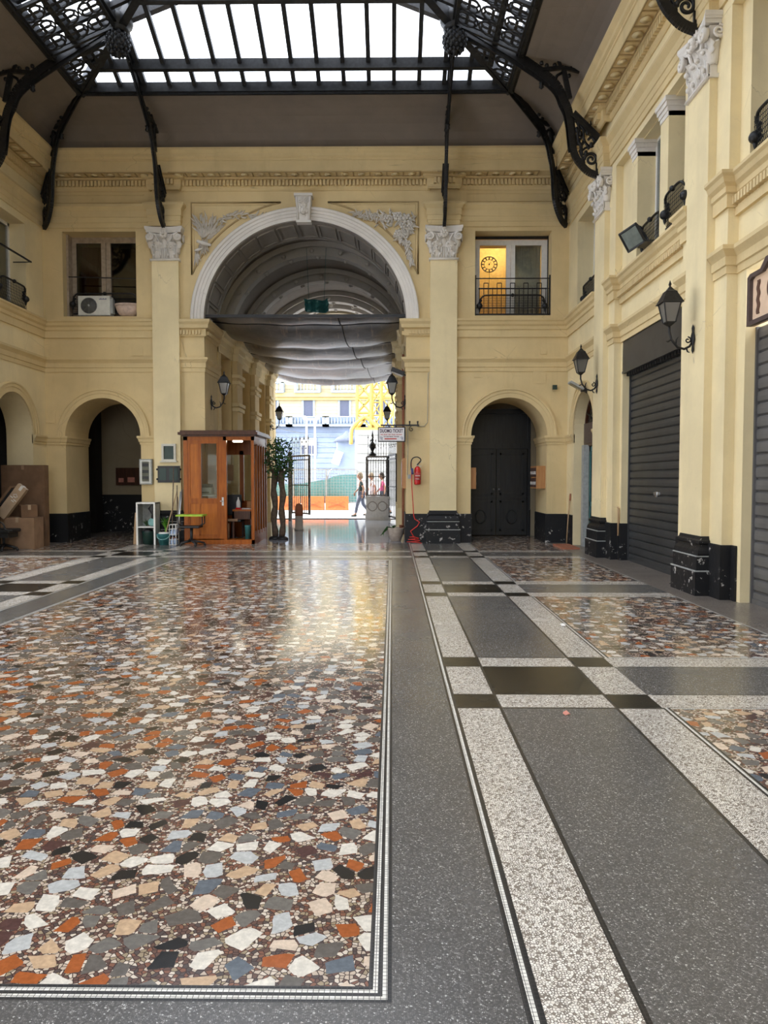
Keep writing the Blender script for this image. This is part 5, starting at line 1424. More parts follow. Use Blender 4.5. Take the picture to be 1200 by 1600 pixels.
for z in (0.01, .12, .24, .36, .46): b.tube([(a0,y0,z),(a1,y0,z),(a1,y1,z),(a0,y1,z)], .006, 5, closed=True)
for x in (a0, (a0+a1)/2, a1):
    for y in (y0, y1): b.tube([(x,y,0),(x,y,.46)], .007, 5)
b.build('wire_frame', M['white'], t)
rr = random.Random(8); first = None
for i in range(8):
    x, y, z = (-5.0+.07*(i % 2), 16.75+.1*((i//2) % 2), .07+.2*(i//4))
    if first is None:
        b = MB(); b.lathe([(.034,-.06),(.036,-.03),(.036,.04),(.015,.075),(.012,.09)], n=10); first = b.build('plastic_bottle', M['bottle'])
        o = first
    else: o = first.copy(); COL.objects.link(o)
    o.location = (x, y, z); o.rotation_euler = (rr.uniform(-.3,.3), 0, 0); tag(o, 'small clear blue plastic bottle in the wire crate beside the bucket', 'bottle', 'bottles in the wire crate')
# fittings on the wall
t = wthing('meter_cabinet', (-5.75, YB, 1.6), 'light grey meter cabinet with a glazed door left of the black notice board', 'cabinet')
a, c = onY(YB, 220.5, 757), onY(YB, 239.5, 717.5)
b = MB(); b.box(a.x, c.x, YB-.12, YB, a.z, c.z); b.build('casing', M['grey_plastic'], t, bevel=.01)
b = MB(); b.box(a.x+.03, c.x-.02, YB-.135, YB-.12, a.z+.03, c.z-.03); d_ = b.build('door', M['ac'], t)
b = MB(); b.box(a.x+.07, c.x-.06, YB-.14, YB-.13, a.z+.07, c.z-.06); b.build('window', M['glass_dark'], d_)
b = MB()
for z in (.12, .27, .42): b.box(a.x+.08, c.x-.07, YB-.146, YB-.139, a.z+z, a.z+z+.07)
b.build('meter', M['black_plastic'], d_)
t = wthing('wall_niche', (-5.25, YB-.12, 1.9), 'cream framed square opening with dark panel above the black notice board', 'niche')
PF = YB-.12; a, c = onY(PF-.04, 252.5, 721), onY(PF-.04, 274.5, 693.5)
b = MB(); b.plate([rect(a.x, c.x, a.z, c.z), rect(a.x+.05, c.x-.05, a.z+.05, c.z-.05)], lambda u, v: (u, PF-.05, v), (0, .05, 0)); b.box(a.x-.03, c.x+.03, PF-.08, PF, a.z-.02, a.z+.01); b.build('surround', M['curtain'], t)
b = MB(); b.box(a.x+.05, c.x-.05, PF-.015, PF, a.z+.05, c.z-.05); b.build('panel', M['green_dark'], t)
t = wthing('notice_board', (-5.15, YB-.12, 1.55), 'black notice board with studded edges left of the booth', 'board')
a, c = onY(PF-.04, 246.5, 754), onY(PF-.04, 280.5, 728)
b = MB(); b.box(a.x, c.x, PF-.04, PF, a.z, c.z); b.build('panel', M['black_plastic'], t)
for z in (a.z+.08, c.z-.08):
    for x in (a.x-.015, c.x+.015): b = MB(); b.ball((x, PF-.03, z), .025, 0, 8); b.build('stud', M['iron'], t)
b = MB(); b.box(a.x+.04, a.x+.2, PF-.045, PF-.04, a.z+.05, c.z-.05); b.box(a.x+.27, c.x-.04, PF-.045, PF-.04, a.z+.05, c.z-.05); b.build('dark_sheet', M['green_dark'], t)
t = wthing('notice_case', (-7.5, 20.96, 1.5), 'dark notice case on the wall deep inside the left small arch', 'case')
a, c = onY(20.9, 182, 758), onY(20.9, 222, 731)
b = MB(); b.box(a.x, c.x, 20.86, 20.96, a.z, c.z); b.build('casing', M['wood_dark'], t)
b = MB(); b.box(a.x+.08, a.x+.22, 20.85, 20.86, a.z+.08, a.z+.2); b.box(c.x-.4, c.x-.2, 20.85, 20.86, a.z+.08, a.z+.22); b.build('sheet', M['pink_paper'], t)

# ------------------------------------------------------------------ cartons and chair at the left edge
def carton(name, c, h, R, mat, label, flap=True, top=None):
    t = thing(name, (0, 0, 0), label, 'box'); t.location = c; t.rotation_euler = R
    b = MB(); b.box(-h[0], h[0], -h[1], h[1], 0, 2*h[2]); b.build('body', M[mat], t)
    b = MB()
    if flap: b.box(-h[0], h[0], -.004, .004, 2*h[2], 2*h[2]+.003)
    b.box(-.03, .03, -h[1]-.002, h[1]+.002, 2*h[2], 2*h[2]+.004); b.box(-.03, .03, -h[1]-.003, -h[1], 2*h[2]-.1, 2*h[2])
    b.build('tape', M[top or mat], t); return t
carton('cardboard_box', (-8.0, 15.93, 0), (.36, .22, .335), (0,0,0), 'card', 'large brown cardboard box on the floor at the left edge, lowest of the pile', top='card_light')
carton('cardboard_box', (-7.86, 15.92, .675), (.16, .14, .13), (0,0,.65), 'card_dark', 'small brown cardboard box with pale top on the large box', top='card_light')
carton('cardboard_box', (-8.16, 16.42, 0), (.48, .10, .90), (0,0,0), 'card_dark', 'tall dark cardboard box standing behind the pile at the left edge', top='card')
t = carton('cardboard_box', (-8.34, 15.72, .70), (.11, .06, .40), (0, math.radians(38), 0), 'card_light', 'long pale carton with marked end leaning on the pile at the left edge', top='white')
b = MB(); 
for i, (x, z) in enumerate(((-.05,.48),(.0,.52),(.05,.46),(.02,.42))): b.box(x-.035, x+.035, -.064, -.06, z, z+.018)
b.tube([(-.05,-.062,.55),(0,-.062,.60),(.05,-.062,.56),(.01,-.062,.52)], .007, 5); b.build('marking', M['white'], t)
t = thing('black_screen', (-8.52, 15.68, .66), 'flat black panel leaning behind the long pale carton', 'panel'); t.rotation_euler = (0, math.radians(38), 0)
b = MB(); b.box(-.03, .0, -.05, .3, 0, .78); b.build('panel', M['black_plastic'], t); b = MB(); b.box(-.09, -.035, -.05, .3, 0, .8); b.build('sleeve', M['card_dark'], t)
t = wthing('office_chair', (-8.0, 15.35, 0), 'black office chair with curved armrest at the bottom left before the boxes', 'chair')
b = MB(); b.box(-8.35, -7.85, 15.1, 15.6, .38, .46); b.build('seat', M['black_plastic'], t, bevel=.03)
b = MB(); b.tube(catmull([(-8.28,15.12,.42),(-8.24,15.10,.56),(-8.12,15.1,.63),(-7.98,15.1,.58),(-7.93,15.1,.46),(-7.80,15.12,.44)], 4), .018, 8); b.build('armrest', M['black_plastic'], t)
b = MB(); b.tube([(-8.1,15.35,.08),(-8.1,15.35,.38)], .03, 8); b.box(-8.3, -7.9, 15.15, 15.55, .28, .38); b.build('column', M['black_plastic'], t)
for i in range(5):
    a = 2*PI*i/5; b = MB(); e = (-8.1+.28*cos(a), 15.35+.26*sin(a), .06); b.tube([(-8.1,15.35,.12), e], [.03,.02], 6); b.ball((e[0], e[1], .03), .03, 0, 8); b.build('leg', M['black_plastic'], t)
b = MB(); b.lathe([(.05,0),(.06,.02),(.06,.30),(.07,.32),(.07,.38)], (-8.16, 15.12, .46), 12); tag(b.build('canister', M['grey_plastic']), 'grey canister standing on the black chair at the left edge', 'canister')

# ------------------------------------------------------------------ right side of the great arch
t = wthing('fire_extinguisher', (.57, 17.3, 1.6), 'red fire extinguisher hung on the wall right of the passage', 'fire extinguisher')
c = (.585, 17.28, 1.36)
b = MB(); b.lathe([(.02,0),(.07,.005),(.078,.03),(.078,.34),(.065,.39),(.03,.425),(.02,.43)], c, 22); b.build('cylinder', M['red'], t)
b = MB(); b.lathe([(.0785,.11),(.0785,.28)], c, 22); b.build('label_band', M['ink_red'], t)
b = MB(); b.box(.53, .64, 17.198, 17.203, 1.56, 1.575); b.box(.53, .62, 17.198, 17.203, 1.49, 1.50); b.build('label_print', M['paper'], t)
b = MB(); b.lathe([(.022,.42),(.022,.47)], c, 10); b.bar((.56,17.28,1.83),(.68,17.25,1.90),.02,.012); b.bar((.57,17.28,1.80),(.68,17.25,1.79),.016,.01); b.build('valve_lever', M['metal'], t)
b = MB(); b.tube(catmull([(.57,17.26,1.82),(.66,17.22,1.93),(.58,17.20,2.0),(.47,17.2,1.97),(.43,17.2,1.86),(.44,17.2,1.70)], 4), .013, 8); b.build('discharge_hose', M['black_plastic'], t)
b = MB(); b.tube([(.455,17.2,1.74),(.47,17.2,1.60)], [.026,.03], 8); b.build('horn', M['ink_blue'], t)
b = MB(); pts = [onY(17.22, x, y) for x, y in ((642.5,722),(643.5,760),(646.5,806),(648,811),(655.5,816),(652,822),(641.5,830),(646,838),(650,843))]
pts = catmull([tuple(p) for p in pts], 4) if False else pts
b.tube(pts, .011, 8)
q = [Vector((.50+.17*cos(a)*(1-.012*i), 17.13+.07*sin(a), .012+.004*i)) for i, a in enumerate([2*PI*k/14 for k in range(40)])]
b.tube([pts[-1]+Vector((0,-.02,-.03))]+q[::-1], .010, 6)
tag(b.build('red_hose', M['hose']), 'thin red hose hanging down the wall and coiled on the floor', 'hose')
t = wthing('ticket_sign', (0, 17.22, 2.55), 'white hanging sign with dark lettering in a black frame beside the passage', 'sign')
a, c = onY(17.22, 590.5, 690.5), onY(17.22, 633.5, 667.5)
b = MB(); b.box(a.x, c.x, 17.16, 17.28, a.z, c.z); b.build('sign_frame', M['iron'], t)
b = MB(); b.box(a.x+.02, c.x-.03, 17.152, 17.16, a.z+.02, c.z-.02); b.build('face', M['sign_face'], t)
W_ = c.x-a.x; xc = (a.x+c.x)/2-.005; H_ = c.z-a.z
text('DUOMO TICKET', .108, (xc, 17.150, c.z-.092), M['ink'], 'lettering', t, sx=.66)
text('BUS  BOAT  TRIP  TOUR  CAR RENT', .034, (xc, 17.150, c.z-.175), M['ink_red'], 'lettering', t, sx=.9)
text('CITY SIGHTSEEING   TRANSFER', .030, (xc, 17.150, c.z-.222), M['ink'], 'lettering', t, sx=.85)
b = MB(); b.box(xc-.16, xc+.12, 17.15, 17.153, c.z-.285, c.z-.258); b.build('red_stripe', M['ink_red'], t)
b = MB()
for s, xx in ((-1, a.x+.075), (1, c.x-.085)):
    for k in range(4): b.tube([(xx-.035+.01*k, 17.15, c.z-.235-.02*k), (xx, 17.15, c.z-.225-.02*k), (xx+.035, 17.15, c.z-.24-.018*k)], .004, 4)
b.build('emblem', M['ink_blue'], t)
b = MB(); y = 17.24; z = onY(y, 620, 664.5).z; b.bar((-.27, y, z), (.62, y, z), .025, .035)
for x in (.40, .585): b.bar((x, y, z-.02), (x, y, z+.07), .03, .03); b.bar((x, y, z), (x, YB, z), .02, .02); b.ball((x, y, z+.08), .022, 0, 8)
b.tube(spiral((.44, z-.09), .06, 1.2, 1, lambda u, v: (u, y, v), 18), .008, 6)
for x in (-.2, .25): b.bar((x, y, z), (x, y, c.z), .015, .015)
b.build('bracket', M['iron'], t)
b = MB(); P = [(637,667),(637.5,700),(636.5,742)]; b.tube([onY(17.38, *p) for p in P], .006, 6); b.box(.36, .45, 17.36, 17.40, 1.50, 1.60)
b.tube([onY(17.385, *p) for p in ((652,666),(663,666),(668,660),(669,583),(676,580),(690,582),(712,581))], .007, 6)
tag(b.build('wall_cable', M['grey_plastic']), 'grey cable and socket on the wall right of the ticket sign', 'cable')
t = wthing('flower_bowl', (.07, 17.75, 0), 'round clay bowl of trailing plants at the right corner of the passage', 'planter')
c = (.08, 17.85, 0)
b = MB(); b.lathe([(.11,0),(.13,.01),(.18,.16),(.215,.30),(.215,.325),(.195,.325),(.18,.29)], c, 26); b.build('bowl', M['planter'], t)
b = MB(); b.lathe([(.02,.27),(.185,.285),(.185,.29),(.02,.30)], c, 20); b.build('soil', M['soil'], t)
b = MB(); plant(b, (.02, 17.8, .29), 20, .14, .18, 9, .016); 
for i in range(9):
    a = 2.6+.16*i; b.tube([(-.0,17.8,.3),(-.12,17.75,.36-.01*i),(-.20-.01*i,17.7,.26-.015*i),(-.21,17.7,.12+.01*i)], [.004,.016,.014,.003], 4, flat=.4)
b.build('leaves', M['leaf'], t)
b = MB(); b.lathe([(.045,0),(.06,.10),(.065,.1),(.055,.1)], (.22, 17.82, .29), 14); tag(b.build('flower_pot', M['terracotta']), 'small terracotta pot standing in the clay bowl', 'pot')
t = wthing('notice_cabinet', (.28, 18, 1.5), 'narrow brown wooden cabinet on the right jamb of the passage', 'cabinet')
b = MB(); b.box(.235, .32, 17.48, 18.5, 1.27, 1.98); b.build('casing', M['box_wood'], t)
b = MB(); b.box(.225, .235, 17.55, 18.43, 1.33, 1.92); b.build('door', M['wood'], t)
b = MB(); b.tube([(.27, 18.6, .1), (.27, 18.6, 4.6)], .03, 8); tag(b.build('downpipe', M['terracotta']), 'reddish downpipe on the right jamb of the passage', 'pipe')
def letterbox(x0, x1, y0, y1, z0, z1, face, label):
    t = wthing('letterbox', (x0, y0, z0), label, 'letterbox')
    b = MB(); b.box(x0, x1, y0, y1, z0, z1); b.build('casing', M['box_wood'], t)
    k = 0
    for r in range(2):
        for q in range(4):
            ya = y0+.03+q*(y1-y0-.06)/4; za = z0+.03+r*(z1-z0-.04)/2; b = MB(); b.box(face-.008, face+.008, ya+.01, ya+(y1-y0-.06)/4-.01, za, za+(z1-z0-.06)/2-.02); d = b.build('box_door', M['wood_dark'], t)
            b = MB(); b.box(face-.013, face+.013, ya+.04, ya+(y1-y0-.06)/4-.04, za+.06, za+.13); b.build('name_slot', M['paper'], d)
letterbox(3.39, 3.60, 17.52, 18.3, 1.27, 1.80, 3.39, 'wooden letterboxes with name slots on the right jamb of the right small arch')
letterbox(1.84, 1.97, 17.5, 18.2, 1.26, 1.76, 1.97, 'wooden letterbox on the left jamb of the right small arch')
b = MB(); a = onY(17.36, 867, 605); b.box(a.x-.05, a.x+.05, 17.34, 17.4, a.z-.05, a.z+.05); tag(b.build('junction_box', M['green_dark']), 'small dark square box on the wall above the right small arch', 'junction box')
b = MB(); b.box(4.02, 4.07, 14.86, 14.98, 3.05, 3.24); tag(b.build('junction_box', M['card_light']), 'small beige box on the right wall under the far lantern', 'junction box')
b = MB(); b.tube([(4.0, 17.05, .0), (4.04, 16.95, 1.13)], .014, 8); b.build; 
t = wthing('wooden_stick', (4.0, 17.0, 0), 'pale wooden stick leaning in the far right corner', 'stick'); b.build('shaft', M['wood_pale'], t)
b = MB(); b.tube([(4.045, 16.94, 1.0), (4.05, 16.93, 1.16)], .018, 8); b.build('grip', M['terracotta'], t)
b = MB(); b.tube([(4.17, 13.72, .45), (4.17, 13.72, .95), (4.15, 13.72, .98)], .02, 6); tag(b.build('conduit', M['wood_pale']), 'short pale pipe on the pier beside the dark grey shutter', 'pipe')

# ------------------------------------------------------------------ floodlights
t = wthing('street_light', (4.0, 15.9, 3.6), 'flat grey lamp on an arm above the narrow glass door', 'floodlight')
b = MB(); R = Matrix.Rotation(.5, 3, 'Y'); b.obox((3.80, 15.5, 3.42), (.16, .12, .025), R); b.build('lamp_head', M['grey_plastic'], t, bevel=.01)
b = MB(); b.obox((3.795, 15.5, 3.40), (.12, .09, .012), R); b.build('lens', M['flood'], t)
b = MB(); b.bar((3.93,15.5,3.35),(4.07,15.6,3.30),.05,.05); b.obox((3.96,15.52,3.34),(.05,.05,.04)); b.build('arm', M['black_plastic'], t)
t = wthing('floodlight', (3.9, 12.0, 5.3), 'large black floodlight on the ledge under the upper right-wall windows', 'floodlight')
c = Vector((3.83, 12.0, 5.37)); R = Matrix.Rotation(math.radians(-22), 3, 'Z') @ Matrix.Rotation(math.radians(28), 3, 'Y') 
R = Matrix.Rotation(math.radians(48), 3, 'Y') @ Matrix.Rotation(math.radians(20), 3, 'X')
b = MB(); F = [Vector(v) for v in ((-.05,-.17,-.17),(-.05,.17,-.17),(-.05,.17,.17),(-.05,-.17,.17),(.15,-.10,-.10),(.15,.10,-.10),(.15,.10,.10),(.15,-.10,.10))]
R = Matrix.Rotation(math.radians(-28), 3, 'Y') @ Matrix.Rotation(math.radians(38), 3, 'Z')
b.add([c+R @ v for v in F], [(0,1,2,3),(4,5,6,7),(0,1,5,4),(1,2,6,5),(2,3,7,6),(3,0,4,7)])
for i in range(5): b.obox(c+R @ Vector((.03+i*.025, 0, .13-.012*i)), (.005, .12, .03), R)
b.build('housing', M['black_plastic'], t)
b = MB(); b.obox(c+R @ Vector((-.055,0,0)), (.006,.14,.14), R); b.build('glass', M['flood'], t)
b = MB()
for s in (-1, 1): b.bar(c+R @ Vector((-.06,s*.16,-.17)), c+R @ Vector((-.06,s*.16,.17)), .02, .03); b.bar(c+R @ Vector((-.06,-.17,s*.16)), c+R @ Vector((-.06,.17,s*.16)), .02, .03)
b.build('rim', M['black_plastic'], t)
b = MB(); b.bar(c+R @ Vector((.05,.14,0)), (4.0,12.0,5.23), .04,.02); b.bar(c+R @ Vector((.05,-.14,0)), (4.0,11.8,5.23), .04,.02); b.box(3.92, 4.15, 11.75, 12.1, 5.22, 5.25); b.build('yoke', M['black_plastic'], t)
t = wthing('floodlight', (.2, 17.8, 4.1), 'small black floodlight with pale face on the right jamb under the tarpaulin', 'floodlight')
R = Matrix.Rotation(.35, 3, 'Y'); c = Vector((.13, 17.75, 4.03))
b = MB(); b.obox(c, (.16, .12, .05), R); b.build('housing', M['black_plastic'], t, bevel=.01); b = MB(); b.obox(c-R @ Vector((0,.0,.055)), (.14,.10,.006), R); b.build('glass', M['white'], t)
b = MB(); b.bar(c, (.32, 17.75, 3.95), .03, .03); b.build('bracket', M['black_plastic'], t)

# ------------------------------------------------------------------ litter
def scrap(px, py, r, mat, label, seed):
    p = onZ(0, px, py); rr = random.Random(seed); b = MB(); n = 9
    vs = [(p.x+r*cos(2*PI*i/n)*rr.uniform(.6,1.2), p.y+r*sin(2*PI*i/n)*rr.uniform(.6,1.3), .004+rr.uniform(0,.02)) for i in range(n)]+[(p.x, p.y, .03)]
    vs += [(x, y, z-.003) for x, y, z in vs]
    b.add(vs, [(i, (i+1) % n, n) for i in range(n)]+[(n+1+(i+1) % n, n+1+i, 2*n+1) for i in range(n)]+[(i, (i+1) % n, n+1+(i+1) % n, n+1+i) for i in range(n)])
    tag(b.build('litter_scrap', M[mat]), label, 'litter')
scrap(880, 978, .035, 'paper', 'crumpled white scrap on the pale floor strip', 1)
scrap(885, 1117, .022, 'pink_paper', 'pinkish scrap lying on the dark grey floor', 2)
scrap(970, 974, .02, 'paper', 'tiny white scrap on the mosaic near the near pilaster', 3)
scrap(1188, 1011, .02, 'paper', 'tiny white scrap at the right edge of the floor', 4)

# ------------------------------------------------------------------ in the passage
def potted_tree(x, y, seed, label):
    t = wthing('artificial_tree', (x, y, 0), label, 'tree', None)
    b = MB(); rr = random.Random(seed)
    P = [(x+.02*sin(i*1.3+seed), y+.015*cos(i), .05+i*.15) for i in range(12)]; b.tube(P, [.075+.012*sin(i*2.1) for i in range(12)], 9); b.build('trunk', M['bark'], t)
    b = MB(); b.lathe([(.14,0),(.15,.02),(.13,.05),(.07,.08)], (x, y, 0), 16); b.build('foot', M['black_plastic'], t)
    b = MB(); vs = []; fs = []
    for i in range(520):
        a, u = rr.uniform(0, 2*PI), rr.uniform(-1, 1); R_ = .30*rr.uniform(.35, 1)**.5; q = math.sqrt(1-u*u)
        c = Vector((x+.03+R_*q*cos(a)*.9, y+R_*q*sin(a)*.9, 1.98+.55*u*R_/.30-.0)); 
        c.z = min(c.z, 2.5)
        d = Vector((rr.uniform(-1,1), rr.uniform(-1,1), rr.uniform(-1,.6))).normalized(); s = d.orthogonal().normalized(); L = rr.uniform(.05,.09)
        k = len(vs); nrm = d.cross(s)*.004; vs += [c, c+d*L*.5+s*L*.35, c+d*L, c+d*L*.5-s*L*.35, c+d*L*.5+nrm]; fs += [(k,k+1,k+4),(k+1,k+2,k+4),(k+2,k+3,k+4),(k+3,k,k+4),(k+3,k+2,k+1,k)]
    b.add(vs, fs); b.build('foliage', M['leaf'], t)
    b = MB()
    for i in range(10): a = rr.uniform(0, 2*PI); b.tube([(x, y, 1.5), (x+.12*cos(a), y+.12*sin(a), 1.8), (x+.22*cos(a), y+.22*sin(a), 2.1+rr.uniform(-.2,.3))], [.015,.01,.004], 5)
    b.build('twigs', M['bark'], t)
potted_tree(-2.92, 18.36, 1, 'leafy tree with thick trunk right beside the booth, left of the pair')
potted_tree(-2.72, 18.30, 5, 'leafy tree with thick trunk beside the booth, right one of the pair')
t = wthing('bollard', (-2.72, 21.6, 0), 'grey bollard with rounded reddish top standing in the passage', 'bollard')
b = MB(); b.lathe([(.13,0),(.13,.04),(.115,.06),(.115,.42)], (-2.72, 21.6, 0), 18); b.build('shaft', M['stone'], t)
b = MB(); b.lathe([(.118,.42),(.118,.62),(.11,.70),(.07,.76),(.01,.785)], (-2.72, 21.6, 0), 18); tag(b.build('cap', M['terracotta'], t), 'reddish rounded top')

# wrought iron gate at the street
def gate_leaf(a, c, z0, z1, z2, n, label, name='iron_gate', mat='gate', panel=None):
    t = wthing(name, (a[0], a[1], 0), label, 'gate', 'wrought iron gates at the street')
    a, c = Vector((*a, 0)), Vector((*c, 0)); P = lambda u, z: a+(c-a)*u+Vector((0,0,z))
    b = MB()
    for z, w_ in ((z0+.04, .05), (z0+.5*(z1-z0), .03), (z1, .06), (z1-.14, .04)): b.bar(P(0,z), P(1,z), w_, w_)
    for u in (0, 1): b.bar(P(u, z0), P(u, z1+.0), .07, .07)
    b.build('gate_frame', M[mat], t)
    b = MB()
    for i in range(n):
        u = (i+.5)/n; b.bar(P(u,z0+.04), P(u,z1-.1), .022, .022); b.ball(P(u, z0+.5*(z1-z0)), .025, 0, 6)
        b.tube([P(u,z1-.12), P(u+.4/n,z1-.07), P(u,z1-.02)], .010, 5)
    b.build('bars', M[mat], t)
    b = MB()
    for i in range(n):
        u = (i+.5)/n; h = z2-(.12 if i % 2 else 0); b.bar(P(u,z1), P(u,h), .018, .018); b.lathe([(.001,0),(.028,.04),(.012,.09),(.001,.16)], tuple(P(u,h)), 6); b.ball(P(u, z1+.6*(h-z1)), .022, 0, 6)
    b.build('spikes', M[mat], t)
    return t
gate_leaf((-3.62, 26.6), (-2.86, 25.6), .25, 2.30, 2.85, 9, 'left leaf of the iron gate standing open beside the bollard')
gate_leaf((-.93, 27.05), (-.18, 27.05), .86, 2.30, 2.95, 8, 'iron gate panel with spikes above the carved white base')
gate_leaf((-.14, 27.0), (.14, 25.7), .1, 2.34, 2.95, 7, 'right leaf of the iron gate folded back against the jamb', mat='iron')
t = wthing('gate_pedestal', (-.5, 27.05, 0), 'pale carved stone base under the right gate panel', 'pedestal')
b = MB(); b.box(-.95, -.10, 26.9, 27.25, 0, .86); b.box(-.98, -.07, 26.87, 27.28, 0, .22); b.box(-.98, -.07, 26.87, 27.28, .78, .86); b.build('block', M['white'], t)
b = MB()
for x in (-.72, -.36):
    b.tube([(x+.14*cos(a)*(1.15 if abs(sin(a)) < .8 else 1), 26.895, .50+.17*sin(a)) for a in [2*PI*i/20 for i in range(20)]], .018, 6, closed=True)
for x in (-.90, -.16): b.tube(spiral((x, .5), .06, 1.2, 1, lambda u, v: (u, 26.89, v), 14), .014, 5)
b.build('carved_relief', M['stone'], t)
b = MB(); b.lathe([(.10,2.33),(.16,2.36),(.10,2.42),(.04,2.48),(.06,2.55),(.12,2.64),(.13,2.72),(.07,2.80),(.03,2.84),(.05,2.9),(.02,3.0),(.04,3.05),(.005,3.28)], (-.72, 27.05, 0), 14)
tag(b.build('iron_urn', M['iron']), 'dark iron urn finial on top of the right gate panel', 'finial')
b = MB(); b.box(-3.72, -3.60, 26.5, 26.62, 0, 2.33); b.ball((-3.66, 26.56, 2.40), .08, 0, 10); tag(b.build('gate_post', M['gate']), 'upright iron post at the left side of the street gate', 'post')
b = MB(); b.box(.16, .28, 25.2, 27.0, 0, 2.32); tag(b.build('dark_door_leaf', M['wood_dark']), 'dark timber leaf folded against the right side of the passage', 'door leaf')
# ------------------------------------------------------------------ the street outside
b = MB(); b.box(-70, 60, 27.2, 140, -.3, 0.0); struct(b.build('ground_street', M['asphalt']))
b = MB(); b.box(-40, 40, -60, -4.5, -.3, -.001); struct(b.build('ground_front', M['asphalt']))
FY = 90
def fp(px, py): return onY(FY, px, py)
t = wthing('apartment_building', (-8, FY, 0), 'cream street building with ground floor tinted blue-grey for haze seen through the passage', 'building')
z1, z2, z3, z4 = fp(500, 657).z, fp(500, 618).z, fp(500, 560).z, fp(500, 500).z
b = MB(); b.box(-32, 14, FY, FY+12, z1, 34); 
for i in range(60):
    z = z1+.4+i*.42
    if z < 33: b.box(-32, 14, FY-.04, FY, z, z+.36)
b.build('upper_wall', M['facade'], t)
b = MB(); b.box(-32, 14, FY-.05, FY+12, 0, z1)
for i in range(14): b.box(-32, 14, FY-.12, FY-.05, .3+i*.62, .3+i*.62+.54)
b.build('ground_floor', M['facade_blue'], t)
b = MB(); b.box(-32, 14, FY-.9, FY, z2-.25, z2+.25); b.box(-32, 14, FY-.5, FY, z2-.6, z2-.25); b.box(-32, 14, FY-1.2, FY, 33, 34); b.build('cornice', M['facade_yellow'], t)
wins = [fp(482, 637).x+ (fp(538.5, 637).x-fp(482, 637).x)*k for k in range(-3, 5)]
zb, zt = fp(500, 651.5).z, fp(500, 623.5).z; ub, ut = fp(500, 600).z, fp(500, 572).z
for x in wins:
    for (a, c) in ((zb, zt), (ub, ut)):
        b = MB(); b.box(x-.8, x-.55, FY-.2, FY, a, c+.3); b.box(x+.55, x+.8, FY-.2, FY, a, c+.3); b.box(x-.9, x+.9, FY-.3, FY, c+.1, c+.4); w_ = b.build('window_surround', M['facade_white'], t)
        b = MB(); b.box(x-.55, x+.55, FY-.06, FY-.045, a, c+.1); b.build('panes', M['win_dark'], w_)
for x in wins:
    for zc, wd, mt in ((fp(500, 664).z, 2.6, 'facade_white'), (fp(500, 612).z, 1.55, 'facade_white')):
        b = MB(); h = 1.0 if wd < 2 else .95
        b.box(x-wd, x+wd, FY-1.3, FY, zc-.25, zc); b.box(x-wd, x+wd, FY-1.3, FY-1.1, zc+h-.12, zc+h)
        for s in (-1, 1): b.box(x+s*wd-.3*(s > 0), x+s*wd+.3*(s < 0), FY-1.3, FY, zc, zc+h)
        n = int(wd*2/.36)
        for i in range(1, n): b.lathe([(.05,0),(.1,.3),(.05,.6),(.06,h-.12)], (x-wd+i*2*wd/n, FY-1.2, zc), 6)
        b.build('balcony', M[mt], t)
for i, x in enumerate(wins):
    b = MB(); a, c = fp(500, 712).z, fp(500, 684).z
    b.box(x-1.0, x+1.0, FY-.3, FY-.1, a, c); sw = b.build('shop_window', M['facade_white'], t)
    b = MB(); b.box(x-.8, x+.8, FY-.32, FY-.3, a+.2, c-.2); b.build('shop_pane', M['win_dark'], sw)
# kiosk-like pavilion, hoarding, crane tower
b = MB(); p = onY(60, 541, 725); q = onY(60, 535, 690)
t = wthing('street_kiosk', (p.x, 60, 0), 'grey-blue street kiosk with sloping white panel outside', 'kiosk')
b.box(p.x-.7, p.x+.7, 60, 61.2, 0, q.z); b.build('cabin', M['facade_blue'], t)
b = MB(); b.lathe([(1.1,0),(.8,.35),(.3,.6),(.05,.9)], (p.x, 60.6, q.z), 10); b.build('roof', M['cloth_grey'], t)
b = MB(); b.obox((p.x-.7, 59.7, q.z-1.3), (.32, .03, .55), Matrix.Rotation(.35, 3, 'Y')); b.build('sloping_panel', M['white'], t)
t = wthing('site_cabin', (-1, 41, 0), 'white site hoarding below the yellow crane', 'hoarding')
a, c = onY(41, 558, 748), onY(41, 622, 678)
b = MB(); b.box(a.x, a.x+6, 41, 44, 0, c.z)
b.build('panel', M['cabin'], t)
b = MB()
for i in range(8): b.box(a.x, a.x+6, 40.96, 41, .4+i*.5, .43+i*.5)
b.build('joint', M['grey_plastic'], t)
t = wthing('tower_crane', (-1.2, 46, 0), 'yellow lattice mast of a tower crane outside', 'crane')
def mast(cx, cy, wd, z0, z1, seg, r=.075):
    b = MB(); h = wd/2; cs = [(cx-h, cy-h), (cx+h, cy-h), (cx+h, cy+h), (cx-h, cy+h)]
    for x, y in cs: b.bar((x,y,z0),(x,y,z1),r*1.8,r*1.8)
    n = int((z1-z0)/seg)
    for i in range(n):
        a, c = z0+i*seg, z0+(i+1)*seg
        for k in range(4):
            p, q = cs[k], cs[(k+1) % 4]; b.bar((*p,a),(*q,a),r,r); b.bar((*p,a),(*q,c),r,r); b.bar((*q,a),(*p,c),r,r)
    return b
cy = 46; xa, xb = onY(cy, 557.5, 640).x, onY(cy, 594, 640).x
mast((xa+xb)/2-.28, cy, .85, 4.6, 22, .95).build('mast', M['crane'], t)
mast((xa+xb)/2+.50, cy, .50, 4.6, 22, .8, .06).build('hoist_mast', M['crane'], t)
mast(onY(cy, 606, 640).x, cy+.4, .7, 4.6, 22, .95, .05).build('rear_mast', M['crane'], t)
b = MB()
